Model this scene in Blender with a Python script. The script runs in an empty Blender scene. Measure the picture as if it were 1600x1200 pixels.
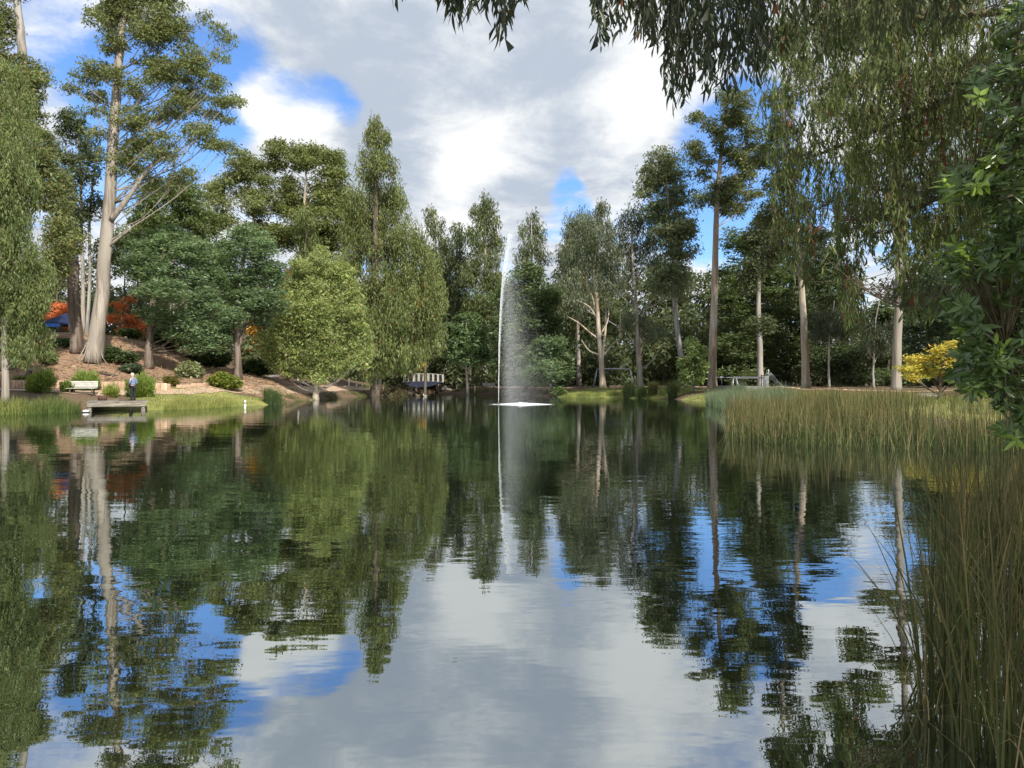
import bpy, bmesh, math, random
import numpy as np
from mathutils import Vector, Matrix

R = math.radians
sc = bpy.context.scene
C = sc.collection
F, HZ, CH = 1180.0, 598.0, 1.8          # focal length in photo pixels, horizon row, eye height above the water
rng = np.random.default_rng(7)
random.seed(7)

# ------------------------------------------------------------------ camera
cam_d = bpy.data.cameras.new('camera')
cam_d.sensor_width = 36.0
cam_d.lens = 36.0 * F / 1600.0
cam_d.clip_start = 0.05
cam_d.clip_end = 5000
cam = bpy.data.objects.new('camera', cam_d)
C.objects.link(cam)
cam.location = (0, 0, CH)
cam.rotation_euler = (R(90.1) - 2 * R(0.1), 0, 0)
sc.camera = cam

# ------------------------------------------------------------------ light and exposure
SUN_EL, SUN_AZ = R(40), R(152)            # azimuth from +Y towards +X: behind the camera, to the right
sun_dir = Vector((math.sin(SUN_AZ) * math.cos(SUN_EL), math.cos(SUN_AZ) * math.cos(SUN_EL), math.sin(SUN_EL)))
sun_d = bpy.data.lights.new('sun', 'SUN')
sun_d.energy = 4.4
sun_d.angle = R(0.8)
sun_d.color = (1.0, 0.93, 0.82)
sun = bpy.data.objects.new('sun', sun_d)
C.objects.link(sun)
sun.rotation_euler = sun_dir.to_track_quat('Z', 'Y').to_euler()
sun.location = (0, -20, 60)

vs = sc.view_settings
vs.view_transform = 'Standard'
vs.look = 'None'
vs.exposure = 0.85
vs.gamma = 1.0
vs.use_curve_mapping = False
sc.cycles.use_denoising = True
sc.cycles.denoiser = 'OPENIMAGEDENOISE'
sc.cycles.denoising_input_passes = 'RGB_ALBEDO_NORMAL'
sc.cycles.max_bounces = 5
sc.cycles.diffuse_bounces = 3
sc.cycles.glossy_bounces = 2
sc.cycles.transmission_bounces = 3
sc.cycles.sample_clamp_indirect = 4.0

# ------------------------------------------------------------------ world: sky with broken cloud
world = bpy.data.worlds.new('World')
sc.world = world
world.use_nodes = True
wt = world.node_tree
wt.nodes.clear()
class NT:
    def __init__(s, t): s.t = t
    def n(s, typ, **k):
        nd = s.t.nodes.new(typ)
        for a, b in k.items(): setattr(nd, a, b)
        return nd
    def l(s, a, b): s.t.links.new(a, b)
    def val(s, sock, v):
        if isinstance(v, bpy.types.NodeSocket): s.l(v, sock)
        else: sock.default_value = v
    def math(s, op, a, b=0.0, c=0.0, clamp=False):
        m = s.n('ShaderNodeMath', operation=op, use_clamp=clamp)
        s.val(m.inputs[0], a); s.val(m.inputs[1], b); s.val(m.inputs[2], c)
        return m.outputs[0]
    def vmath(s, op, a, b=(0, 0, 0)):
        m = s.n('ShaderNodeVectorMath', operation=op)
        s.val(m.inputs[0], a); s.val(m.inputs[1], b)
        return m.outputs['Value'] if op in ('DOT_PRODUCT', 'LENGTH') else m.outputs['Vector']
    def noise(s, vec, scale, detail=5, rough=0.55, dist=0.0):
        m = s.n('ShaderNodeTexNoise')
        m.inputs['Scale'].default_value = scale
        m.inputs['Detail'].default_value = detail
        m.inputs['Roughness'].default_value = rough
        m.inputs['Distortion'].default_value = dist
        if vec is not None: s.l(vec, m.inputs['Vector'])
        return m
    def rng(s, v, a, b, c=0.0, d=1.0, smooth=True):
        m = s.n('ShaderNodeMapRange', interpolation_type='SMOOTHSTEP' if smooth else 'LINEAR')
        s.val(m.inputs[0], v)
        for i, q in enumerate((a, b, c, d)): m.inputs[i + 1].default_value = q
        return m.outputs[0]
    def mix(s, f, a, b, mode='MIX'):
        m = s.n('ShaderNodeMix', data_type='RGBA', blend_type=mode)
        s.val(m.inputs[0], f)
        for sock, v in ((m.inputs[6], a), (m.inputs[7], b)):
            if isinstance(v, bpy.types.NodeSocket): s.l(v, sock)
            else: sock.default_value = (*v, 1)
        return m.outputs[2]

w = NT(wt)
tc = w.n('ShaderNodeTexCoord')
dirv = w.vmath('NORMALIZE', tc.outputs['Generated'])
sky = w.n('ShaderNodeTexSky', sky_type='NISHITA')
sky.sun_disc = False
sky.sun_elevation = SUN_EL
sky.sun_rotation = SUN_AZ
sky.air_density = 1.0
sky.dust_density = 0.3
sky.ozone_density = 2.0
# cloud layer: direction projected on a layer overhead
sep = w.n('ShaderNodeSeparateXYZ'); w.l(dirv, sep.inputs[0])
zz = w.math('ADD', w.math('MAXIMUM', sep.outputs[2], 0.0), 0.22)
comb = w.n('ShaderNodeCombineXYZ')
w.l(w.math('DIVIDE', sep.outputs[0], zz), comb.inputs[0])
w.l(w.math('DIVIDE', sep.outputs[1], zz), comb.inputs[1])
cl = comb.outputs[0]
n1 = w.noise(w.vmath('ADD', cl, (3.1, 1.7, 0)), 1.5, 9, 0.6, 0.25)
n2 = w.noise(w.vmath('ADD', cl, (9.4, 5.2, 2)), 2.6, 10, 0.62, 0.3)
n4 = w.noise(w.vmath('ADD', cl, (2.4, 3.3, 7)), 6.5, 10, 0.62, 0.4)
# directions where the cover opens or thickens, edges torn by noise
wob = w.noise(dirv, 7.0, 6, 0.6)
wv = w.vmath('SUBTRACT', wob.outputs['Color'], (0.5, 0.5, 0.5))
wsc = w.n('ShaderNodeVectorMath', operation='SCALE'); w.l(wv, wsc.inputs[0]); wsc.inputs['Scale'].default_value = 0.09
dirw = w.vmath('NORMALIZE', w.vmath('ADD', dirv, wsc.outputs[0]))
def pdir(x, y):
    return Vector(((x - 800) / F, 1.0, (HZ - y) / F)).normalized()
def spots(lst):
    tot = None
    for (x, y, r, k) in lst:
        d = w.vmath('DOT_PRODUCT', dirw, tuple(pdir(x, y)))
        m = w.rng(d, math.cos(R(r * 1.05)), math.cos(R(r * .25)), 0.0, k)
        tot = m if tot is None else w.math('ADD', tot, m)
    return tot
holes = spots([(70, 100, 8, .40), (240, 150, 6, .3), (330, 130, 6, .34), (500, 170, 3.6, .34), (340, 215, 3, .2), (600, -60, 5, .12), (890, 258, 2.4, .30), (868, 285, 2.2, .26), (878, 335, 3.0, .38),
               (935, 200, 1.8, .22), (1165, 290, 8, .50), (1095, 330, 4, .3), (1200, 140, 5, .16),
               (205, 185, 3.5, .2)])
thick = spots([(700, 140, 14, .30), (430, 200, 5, .24), (950, 110, 8, .2), (700, 300, 8, .28), (290, 0, 4, .1), (985, 240, 4.5, .2), (120, 190, 3.5, .26), (1300, 110, 6, .16)])
dens = w.math('ADD', w.math('SUBTRACT', w.math('MULTIPLY_ADD', n1.outputs['Fac'], 1.8, -.40), holes), thick)
cover = w.rng(w.math('MULTIPLY_ADD', w.math('SUBTRACT', n4.outputs['Fac'], .5), .35, dens), 0.16, 0.53)
lit = spots([(735, 165, 7, .24), (430, 190, 5, .26), (990, 95, 6, .14), (700, 320, 5, .12), (985, 250, 6, .16), (990, 45, 5, .12), (1345, 440, 6, .16)])
dark = spots([(850, 110, 8, .10), (620, 190, 6, .16), (860, 200, 6, .14), (800, 340, 4, .14), (600, 260, 5, .10)])
billow = w.math('ADD', w.math('MULTIPLY_ADD', n2.outputs['Fac'], 1.5, -.42), w.math('MULTIPLY', n4.outputs['Fac'], 0.62))
tone = w.math('ADD', billow, w.math('SUBTRACT', lit, dark))
tone = w.rng(tone, 0.36, 0.96)
ccol = w.mix(tone, (0.295, 0.335, 0.395), (0.60, 0.605, 0.60))
skyg = w.n('ShaderNodeVectorMath', operation='SCALE'); w.l(sky.outputs[0], skyg.inputs[0]); skyg.inputs['Scale'].default_value = 0.10
bluer = w.mix(1.0, skyg.outputs[0], (0.68, 0.90, 1.20), 'MULTIPLY')
wcol = w.mix(cover, bluer, ccol)
bg = w.n('ShaderNodeBackground'); w.l(wcol, bg.inputs['Color']); bg.inputs['Strength'].default_value = 1.0
wo = w.n('ShaderNodeOutputWorld'); w.l(bg.outputs[0], wo.inputs['Surface'])

# ------------------------------------------------------------------ helpers
def P(x, y, Y):
    """photo pixel + distance -> world point"""
    return np.array(((x - 800) / F * Y, Y, CH + (HZ - y) / F * Y))

def tag(o, label=None, cat=None, group=None, kind=None):
    if label: o['label'] = label
    if cat: o['category'] = cat
    if group: o['group'] = group
    if kind: o['kind'] = kind
    return o

def empty(name, loc, label, cat, group=None, rz=0.0):
    o = bpy.data.objects.new(name, None)
    C.objects.link(o)
    o.location = loc
    o.rotation_euler = (0, 0, rz)
    o.empty_display_size = 0.2
    return tag(o, label, cat, group)

class MB:
    def __init__(s): s.v, s.f, s.sm = [], [], []
    def add(s, vs_, fs, smooth=False):
        b = len(s.v)
        s.v += [tuple(map(float, q)) for q in vs_]
        s.f += [tuple(i + b for i in f) for f in fs]
        s.sm += [smooth] * len(fs)
        return s
    def box(s, c, d, rz=0.0, M=None, bev=0.0):
        hx, hy, hz = d[0] / 2, d[1] / 2, d[2] / 2
        if bev <= 0:
            vs_ = [Vector((x, y, z)) for z in (-hz, hz) for y in (-hy, hy) for x in (-hx, hx)]
            fs = [(0, 2, 3, 1), (4, 5, 7, 6), (0, 1, 5, 4), (2, 6, 7, 3), (0, 4, 6, 2), (1, 3, 7, 5)]
        else:
            bm = bmesh.new()
            bmesh.ops.create_cube(bm, size=1.0)
            bmesh.ops.scale(bm, vec=d, verts=bm.verts)
            bmesh.ops.bevel(bm, geom=bm.edges[:], offset=bev, segments=1, affect='EDGES')
            bm.verts.index_update()
            vs_ = [v.co.copy() for v in bm.verts]
            fs = [tuple(v.index for v in f.verts) for f in bm.faces]
            bm.free()
        rot = M if M is not None else Matrix.Rotation(rz, 3, 'Z')
        return s.add([rot @ q + Vector(c) for q in vs_], fs)
    def tube(s, pts, rad, n=8, cap=True, wob=0.0, smooth=True):
        pts = [np.asarray(p, float) for p in pts]
        if np.isscalar(rad): rad = [rad] * len(pts)
        T = []
        for i in range(len(pts)):
            t = pts[min(i + 1, len(pts) - 1)] - pts[max(i - 1, 0)]
            T.append(t / (np.linalg.norm(t) + 1e-9))
        up = np.array((0, 0, 1.0)) if abs(T[0][2]) < 0.9 else np.array((1.0, 0, 0))
        vs_, fs = [], []
        a = np.cross(T[0], up); a /= np.linalg.norm(a)
        for p, t, r in zip(pts, T, rad):
            a = a - t * np.dot(a, t); a /= np.linalg.norm(a) + 1e-9
            b = np.cross(t, a)
            for k in range(n):
                th = 2 * math.pi * k / n
                rr = r * (1 + (wob * random.uniform(-1, 1) if wob else 0))
                vs_.append(p + rr * (math.cos(th) * a + math.sin(th) * b))
        for i in range(len(pts) - 1):
            for k in range(n):
                fs.append((i * n + k, i * n + (k + 1) % n, (i + 1) * n + (k + 1) % n, (i + 1) * n + k))
        if cap:
            fs.append(tuple(range(n))[::-1]); fs.append(tuple((len(pts) - 1) * n + k for k in range(n)))
        return s.add(vs_, fs, smooth)
    def cyl(s, a, b, r, n=10, r2=None): return s.tube([a, b], [r, r if r2 is None else r2], n, smooth=False)
    def lathe(s, c, prof, n=14, smooth=True, sx=1, sy=1):
        vs_, fs = [], []
        for r, z in prof:
            for k in range(n):
                th = 2 * math.pi * k / n
                vs_.append((c[0] + sx * r * math.cos(th), c[1] + sy * r * math.sin(th), c[2] + z))
        for i in range(len(prof) - 1):
            for k in range(n):
                fs.append((i * n + k, i * n + (k + 1) % n, (i + 1) * n + (k + 1) % n, (i + 1) * n + k))
        return s.add(vs_, fs, smooth)
    def mesh(s, name):
        me = bpy.data.meshes.new(name)
        me.from_pydata(s.v, [], s.f)
        me.polygons.foreach_set('use_smooth', s.sm)
        me.update()
        return me
    def build(s, name, mat, parent=None, loc=None):
        me = s.mesh(name)
        me.materials.append(mat)
        return link(name, me, parent, loc)

def link(name, me, parent=None, loc=None, rot=None, scale=None):
    o = bpy.data.objects.new(name, me)
    C.objects.link(o)
    if parent is not None: o.parent = parent
    if loc is not None: o.location = loc
    if rot is not None: o.rotation_euler = rot
    if scale is not None: o.scale = scale
    return o

def np_mesh(name, verts, k, cols, mat, smooth=False):
    """verts (N*k,3): N faces of k corners; cols (N,3) one colour for each face"""
    N = len(verts) // k
    me = bpy.data.meshes.new(name)
    me.vertices.add(N * k)
    me.vertices.foreach_set('co', np.ascontiguousarray(verts, np.float32).ravel())
    me.loops.add(N * k)
    me.loops.foreach_set('vertex_index', np.arange(N * k, dtype=np.int32))
    me.polygons.add(N)
    me.polygons.foreach_set('loop_start', np.arange(0, N * k, k, dtype=np.int32))
    me.update(calc_edges=True)
    at = me.attributes.new('tint', 'FLOAT_COLOR', 'FACE')
    c4 = np.ones((N, 4), np.float32); c4[:, :3] = cols
    at.data.foreach_set('color', c4.ravel())
    me.materials.append(mat)
    return me

def unit(a): return a / (np.linalg.norm(a, axis=-1, keepdims=True) + 1e-9)

# ------------------------------------------------------------------ materials
MAT = {}
def mat(name):
    m = bpy.data.materials.new(name)
    m.use_nodes = True
    t = NT(m.node_tree)
    b = m.node_tree.nodes['Principled BSDF']
    MAT[name] = m
    return m, t, b

def m_noise(name, c1, c2, scale=(4, 4, 4), rough=0.8, bump=0.3, bdist=0.02, c3=None, lo=0.35, hi=0.65, metallic=0.0, spec=0.3, rand=0.0, detail=6):
    m, t, b = mat(name)
    tc_ = t.n('ShaderNodeTexCoord')
    mp = t.n('ShaderNodeMapping'); t.l(tc_.outputs['Object'], mp.inputs['Vector']); mp.inputs['Scale'].default_value = scale
    vec = mp.outputs[0]
    if rand:
        oi = t.n('ShaderNodeObjectInfo')
        vec = t.vmath('ADD', vec, oi.outputs['Random'])
    n = t.noise(vec, 1.0, detail, 0.6)
    col = t.mix(t.rng(n.outputs['Fac'], lo, hi), c1, c2)
    if c3 is not None:
        n2_ = t.noise(t.vmath('ADD', vec, (7, 3, 1)), 0.45, 4, 0.6)
        col = t.mix(t.rng(n2_.outputs['Fac'], 0.48, 0.62), col, c3)
    if rand:
        k = t.rng(oi.outputs['Random'], 0, 1, 1 - rand, 1 + rand, False)
        vm = t.n('ShaderNodeVectorMath', operation='SCALE'); t.l(col, vm.inputs[0]); t.l(k, vm.inputs['Scale'])
        col = vm.outputs[0]
    t.l(col, b.inputs['Base Color'])
    b.inputs['Roughness'].default_value = rough
    b.inputs['Metallic'].default_value = metallic
    b.inputs['Specular IOR Level'].default_value = spec
    if bump:
        bp = t.n('ShaderNodeBump'); bp.inputs['Strength'].default_value = bump; bp.inputs['Distance'].default_value = bdist
        t.l(n.outputs['Fac'], bp.inputs['Height']); t.l(bp.outputs[0], b.inputs['Normal'])
    return m

def m_leaf(name, trans=0.3, rough=0.5, spec=0.35, attr='tint', sat=1.0):
    m, t, b = mat(name)
    a = t.n('ShaderNodeAttribute', attribute_name=attr)
    t.l(a.outputs['Color'], b.inputs['Base Color'])
    b.inputs['Roughness'].default_value = rough
    b.inputs['Specular IOR Level'].default_value = spec
    tr = t.n('ShaderNodeBsdfTranslucent')
    t.l(t.mix(1.0, a.outputs['Color'], (1.15, 1.2, 0.6), 'MULTIPLY'), tr.inputs['Color'])
    mx = t.n('ShaderNodeMixShader'); mx.inputs[0].default_value = trans
    t.l(b.outputs[0], mx.inputs[1]); t.l(tr.outputs[0], mx.inputs[2])
    t.l(mx.outputs[0], m.node_tree.nodes['Material Output'].inputs['Surface'])
    return m

m_leaf('leaf', 0.46, 0.5, 0.35)
m_leaf('leaf_gloss', 0.22, 0.26, 0.5)
m_leaf('blade', 0.3, 0.5, 0.3)
m_noise('bark_pale', (0.34, 0.31, 0.27), (0.15, 0.125, 0.10), (3.4, 3.4, 0.26), 0.75, 0.6, 0.05, (0.25, 0.225, 0.19))
m_noise('bark_tan', (0.43, 0.38, 0.31), (0.28, 0.23, 0.18), (3.0, 3.0, 0.35), 0.8, 0.5, 0.04, (0.22, 0.15, 0.10))
m_noise('bark_grey', (0.30, 0.29, 0.27), (0.17, 0.155, 0.135), (2.5, 2.5, 0.4), 0.8, 0.4, 0.03, (0.34, 0.28, 0.2))
m_noise('bark_dark', (0.12, 0.095, 0.075), (0.055, 0.042, 0.034), (6, 6, 0.6), 0.9, 0.8, 0.05, (0.09, 0.08, 0.065))
m_noise('bark_brown', (0.15, 0.115, 0.09), (0.065, 0.048, 0.038), (5, 5, 0.4), 0.9, 0.9, 0.06, (0.17, 0.14, 0.115))
m_noise('twig', (0.13, 0.10, 0.07), (0.07, 0.055, 0.04), (8, 8, 8), 0.8, 0.2)
m_noise('twig_green', (0.16, 0.15, 0.07), (0.10, 0.075, 0.04), (8, 8, 8), 0.7, 0.2)
m_noise('sleeper', (0.52, 0.37, 0.26), (0.36, 0.23, 0.155), (9, 9, 2.5), 0.85, 0.4, 0.01, rand=0.25)
m_noise('sandstone', (0.56, 0.38, 0.25), (0.42, 0.26, 0.165), (5, 5, 5), 0.85, 0.4, 0.01, rand=0.16)
m_noise('old_wood', (0.20, 0.18, 0.15), (0.09, 0.078, 0.065), (2, 14, 14), 0.85, 0.4, 0.008, rand=0.22)
m_noise('bench_wood', (0.50, 0.49, 0.45), (0.33, 0.32, 0.29), (3, 14, 14), 0.8, 0.3, 0.006, rand=0.14)
m_noise('dark_wood', (0.13, 0.10, 0.08), (0.06, 0.048, 0.04), (4, 10, 4), 0.85, 0.4, 0.01, rand=0.2)
m_noise('steel', (0.40, 0.42, 0.44), (0.28, 0.30, 0.32), (3, 3, 3), 0.42, 0.05, metallic=0.6, spec=0.5)
m_noise('steel_dark', (0.13, 0.14, 0.15), (0.08, 0.085, 0.09), (3, 3, 3), 0.5, 0.05, metallic=0.3)
m_noise('white_paint', (0.76, 0.75, 0.70), (0.60, 0.58, 0.53), (6, 6, 6), 0.6, 0.1)
m_noise('navy', (0.02, 0.026, 0.055), (0.012, 0.015, 0.03), (3, 3, 3), 0.5, 0.1)
m_noise('blue_cloth', (0.010, 0.022, 0.065), (0.007, 0.015, 0.045), (2, 2, 2), 0.75, 0.2)
m_noise('bright_blue', (0.04, 0.16, 0.5), (0.03, 0.11, 0.36), (2, 2, 2), 0.6, 0.1)
m_noise('rubber', (0.03, 0.03, 0.032), (0.018, 0.018, 0.02), (8, 8, 8), 0.8, 0.1)
m_noise('rock', (0.22, 0.205, 0.185), (0.11, 0.10, 0.09), (3, 3, 3), 0.9, 0.8, 0.06)
m_noise('skin', (0.50, 0.30, 0.22), (0.44, 0.25, 0.18), (20, 20, 20), 0.6, 0.05)
m_noise('hair', (0.52, 0.50, 0.47), (0.34, 0.32, 0.30), (60, 60, 20), 0.7, 0.3, 0.004)
m_noise('shirt', (0.17, 0.22, 0.31), (0.11, 0.15, 0.225), (14, 14, 14), 0.9, 0.3, 0.01)
m_noise('trousers', (0.022, 0.023, 0.028), (0.012, 0.012, 0.015), (14, 14, 14), 0.9, 0.3, 0.01)
m_noise('bag', (0.10, 0.055, 0.04), (0.05, 0.028, 0.02), (14, 14, 14), 0.8, 0.3, 0.01)
m_noise('duck_brown', (0.19, 0.15, 0.11), (0.08, 0.06, 0.045), (30, 30, 30), 0.8, 0.2, 0.004)
m_noise('duck_pale', (0.55, 0.52, 0.47), (0.36, 0.33, 0.28), (30, 30, 30), 0.8, 0.2, 0.004)
m_noise('beak', (0.30, 0.2, 0.06), (0.22, 0.14, 0.05), (30, 30, 30), 0.5, 0.0)
m_noise('path_mat', (0.42, 0.31, 0.215), (0.31, 0.22, 0.15), (1.2, 1.2, 1.2), 0.95, 0.5, 0.02, (0.36, 0.27, 0.2), detail=10)
m_noise('playpit', (0.20, 0.19, 0.18), (0.14, 0.13, 0.12), (3, 3, 3), 0.95, 0.5, 0.02)

# ------------------------------------------------------------------ terrain
POND = np.array([(-3, -2.2), (-12, -4), (-24, 3), (-34, 20), (-36, 36), (-32, 40.5), (-28.8, 43), (-27.4, 46.2), (-26.9, 49.0), (-25.0, 50.6),
                 (-23.2, 49.6), (-22.8, 53), (-20.8, 58.5), (-19.6, 61.5), (-20.8, 72), (-20.8, 84), (-19.0, 100), (-18.0, 114), (-18.0, 122), (-17.6, 136),
                 (-12.5, 138), (-11.8, 124), (-9, 120), (-4, 112), (1, 104), (6, 93.5), (11.7, 88.5), (17.5, 84), (18.2, 70), (18.0, 56),
                 (14.5, 40), (13.5, 31), (14, 26.5), (19, 25.6), (24, 24), (22, 17), (15, 13), (10, 10), (6.2, 7.8), (4.2, 5.6), (3.2, 3.8), (2.5, 1.2), (1.0, -1.8)], float)
def sdist(x, y):
    x = np.asarray(x, float); y = np.asarray(y, float)
    d = np.full(x.shape, 1e9); ins = np.zeros(x.shape, bool)
    n = len(POND)
    for i in range(n):
        a, b = POND[i], POND[(i + 1) % n]
        e = b - a
        t = np.clip(((x - a[0]) * e[0] + (y - a[1]) * e[1]) / (e @ e), 0, 1)
        d = np.minimum(d, np.hypot(x - a[0] - t * e[0], y - a[1] - t * e[1]))
        c = ((a[1] <= y) & (b[1] > y)) | ((b[1] <= y) & (a[1] > y))
        xx = a[0] + (y - a[1]) / (b[1] - a[1] + 1e-12) * e[0]
        ins ^= c & (x < xx)
    return np.where(ins, -d, d)
def smooth(a, b, x):
    t = np.clip((x - a) / (b - a), 0, 1)
    return t * t * (3 - 2 * t)
def ground(x, y):
    x = np.asarray(x, float); y = np.asarray(y, float)
    d = sdist(x, y) + 0.35 * np.sin(x * 1.7 + 0.6 * y) * np.sin(y * 1.3 + .4) * .6
    dp = np.maximum(d, 0)
    z = np.where(d > 0, 0.38 * (1 - np.exp(-dp / 0.7)) + 0.62 * (1 - np.exp(-dp / 7.0)), np.maximum(d * 0.4, -1.0))
    A = np.interp(x, [-60, -40, -36, -32, -26, -22, -18, -12], [6.4, 5.0, 4.0, 1.9, 1.1, .5, .3, 0.3])
    z = z + A * smooth(53.5, 78, y) * smooth(0, 5, dp)
    z = z + 0.06 * np.sin(x * 0.9 + 1) * np.sin(y * 0.7) * smooth(1, 6, dp)
    z = z + 0.55 * smooth(1, 8, dp) * smooth(-15, -20, x) * smooth(45, 52, y) * smooth(95, 80, y)
    z = z + 6.0 * smooth(170, 500, np.hypot(x, y))
    return z
def G(x, y): return float(ground(np.array([x]), np.array([y]))[0])

def axis(lo, hi, st, far):
    core = np.arange(lo, hi + 1e-6, st)
    out, s_, q = [], st, hi
    while q < far:
        s_ *= 1.35; q += s_; out.append(q)
    left, s_, q = [], st, lo
    while q > -far:
        s_ *= 1.35; q -= s_; left.append(q)
    return np.array(left[::-1] + list(core) + out)
gx, gy = axis(-62, 45, 0.62, 900), axis(-8, 150, 0.62, 1200)
XX, YY = np.meshgrid(gx, gy)
ZZ = ground(XX, YY)
nx, ny = len(gx), len(gy)
gv = np.stack([XX, YY, ZZ], -1).reshape(-1, 3)
idx = np.arange(nx * ny).reshape(ny, nx)
gf = np.stack([idx[:-1, :-1], idx[:-1, 1:], idx[1:, 1:], idx[1:, :-1]], -1).reshape(-1, 4)
gme = bpy.data.meshes.new('ground')
gme.vertices.add(len(gv)); gme.vertices.foreach_set('co', gv.astype(np.float32).ravel())
gme.loops.add(gf.size); gme.loops.foreach_set('vertex_index', gf.astype(np.int32).ravel())
gme.polygons.add(len(gf)); gme.polygons.foreach_set('loop_start', np.arange(0, gf.size, 4, dtype=np.int32))
gme.polygons.foreach_set('use_smooth', np.ones(len(gf), bool))
gme.update(calc_edges=True)
# what the ground is made of: r = lawn, g = bark mulch, the rest bare soil and leaf litter
def lawn_mask(x, y):
    a = smooth(-28.5, -25.5, x) * smooth(-17, -18.5, x) * smooth(48, 50, y) * smooth(63.5, 60.5, y - .5 * np.clip(x + 24, 0, 6))      # bank by the jetty
    b = smooth(3, 7, x) * smooth(24, 19, x) * smooth(82, 87, y) * smooth(99, 95, y)                         # far bank
    c = smooth(14, 17, x) * smooth(31, 28, x) * smooth(24, 30, y) * smooth(84, 74, y)                       # behind the reeds
    e = smooth(-27.5, -29, x) * smooth(46, 43.5, y) * smooth(30, 36, y)
    return np.clip(a + b + c + e, 0, 1)
def mulch_mask(x, y):
    return np.clip(smooth(-18, -24, x) * smooth(0, 2.5, y - np.interp(x, [-40, -30, -26, -20], [54.5, 56, 60, 66])) * smooth(92, 80, y), 0, 1)
ga = gme.attributes.new('cover', 'FLOAT_COLOR', 'POINT')
gc = np.ones((len(gv), 4), np.float32)
gc[:, 0] = lawn_mask(gv[:, 0], gv[:, 1]); gc[:, 1] = mulch_mask(gv[:, 0], gv[:, 1]); gc[:, 2] = 0
ga.data.foreach_set('color', gc.ravel())
m, t, b = mat('ground_mat')
tc_ = t.n('ShaderNodeTexCoord')
at_ = t.n('ShaderNodeAttribute', attribute_name='cover')
sp = t.n('ShaderNodeSeparateColor'); t.l(at_.outputs['Color'], sp.inputs[0])
na = t.noise(tc_.outputs['Object'], 1.6, 8, 0.65); nb = t.noise(tc_.outputs['Object'], 9.0, 8, 0.7); nc = t.noise(tc_.outputs['Object'], 0.35, 4, 0.5)
soil = t.mix(t.rng(nb.outputs['Fac'], .35, .65), (0.085, 0.06, 0.042), (0.17, 0.12, 0.08))
mul = t.mix(t.rng(nb.outputs['Fac'], .36, .62), (0.15, 0.092, 0.060), (0.33, 0.225, 0.155))
mul = t.mix(t.rng(na.outputs['Fac'], .45, .7), mul, (0.21, 0.135, 0.09))
grs = t.mix(t.rng(nb.outputs['Fac'], .3, .7), (0.125, 0.15, 0.04), (0.215, 0.225, 0.07))
grs = t.mix(t.rng(nc.outputs['Fac'], .45, .65), grs, (0.26, 0.25, 0.085))
mg = t.rng(t.math('ADD', sp.outputs[1], t.math('MULTIPLY', t.math('SUBTRACT', na.outputs['Fac'], .5), .8)), .35, .65)
ml = t.rng(t.math('ADD', sp.outputs[0], t.math('MULTIPLY', t.math('SUBTRACT', na.outputs['Fac'], .5), .8)), .35, .65)
col = t.mix(ml, t.mix(mg, soil, mul), grs)
t.l(col, b.inputs['Base Color']); b.inputs['Roughness'].default_value = 0.95; b.inputs['Specular IOR Level'].default_value = 0.15
bp = t.n('ShaderNodeBump'); bp.inputs['Strength'].default_value = 0.7; bp.inputs['Distance'].default_value = 0.06
t.l(nb.outputs['Fac'], bp.inputs['Height']); t.l(bp.outputs[0], b.inputs['Normal'])
gme.materials.append(MAT['ground_mat'])
tag(link('ground', gme), kind='structure')

# water ------------------------------------------------------------
m, t, b = mat('water_mat')
tc_ = t.n('ShaderNodeTexCoord')
def wn(sc_, scale, det):
    mp = t.n('ShaderNodeMapping'); t.l(tc_.outputs['Object'], mp.inputs['Vector']); mp.inputs['Scale'].default_value = sc_
    return t.noise(mp.outputs[0], scale, det, 0.5).outputs['Fac']
r1 = wn((0.5, 1.0, 1), 0.9, 2)
r2 = wn((0.45, 1.0, 1), 4.2, 2)
r3 = wn((0.6, 1.0, 1), 14.0, 1)
calm = t.rng(wn((0.35, 1.0, 1), 0.10, 3), 0.40, 0.62, 0.35, 1.0)      # patches of breeze and calm
hgt = t.math('ADD', t.math('MULTIPLY', r1, 0.0068), t.math('MULTIPLY', t.math('ADD', t.math('MULTIPLY', r2, 0.0030), t.math('MULTIPLY', r3, 0.00022)), calm))
bp = t.n('ShaderNodeBump'); bp.inputs['Strength'].default_value = 1.0; bp.inputs['Distance'].default_value = 1.0
t.l(hgt, bp.inputs['Height'])
gl = t.n('ShaderNodeBsdfGlossy'); gl.inputs['Roughness'].default_value = 0.0; gl.inputs['Color'].default_value = (0.90, 0.95, 0.96, 1)
df = t.n('ShaderNodeBsdfDiffuse'); df.inputs['Color'].default_value = (0.012, 0.016, 0.008, 1)
fr = t.n('ShaderNodeFresnel'); fr.inputs['IOR'].default_value = 1.33
t.l(bp.outputs[0], gl.inputs['Normal']); t.l(bp.outputs[0], fr.inputs['Normal'])
fc = t.math('ADD', t.math('MULTIPLY', fr.outputs[0], 0.34), 0.48)
mx = t.n('ShaderNodeMixShader'); t.l(fc, mx.inputs[0]); t.l(df.outputs[0], mx.inputs[1]); t.l(gl.outputs[0], mx.inputs[2])
t.l(mx.outputs[0], m.node_tree.nodes['Material Output'].inputs['Surface'])
wb = MB()
wb.add([(-45, -8, 0), (32, -8, 0), (32, 150, 0), (-45, 150, 0)], [(0, 1, 2, 3)])
tag(wb.build('pond_water', MAT['water_mat']), kind='structure')

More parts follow.
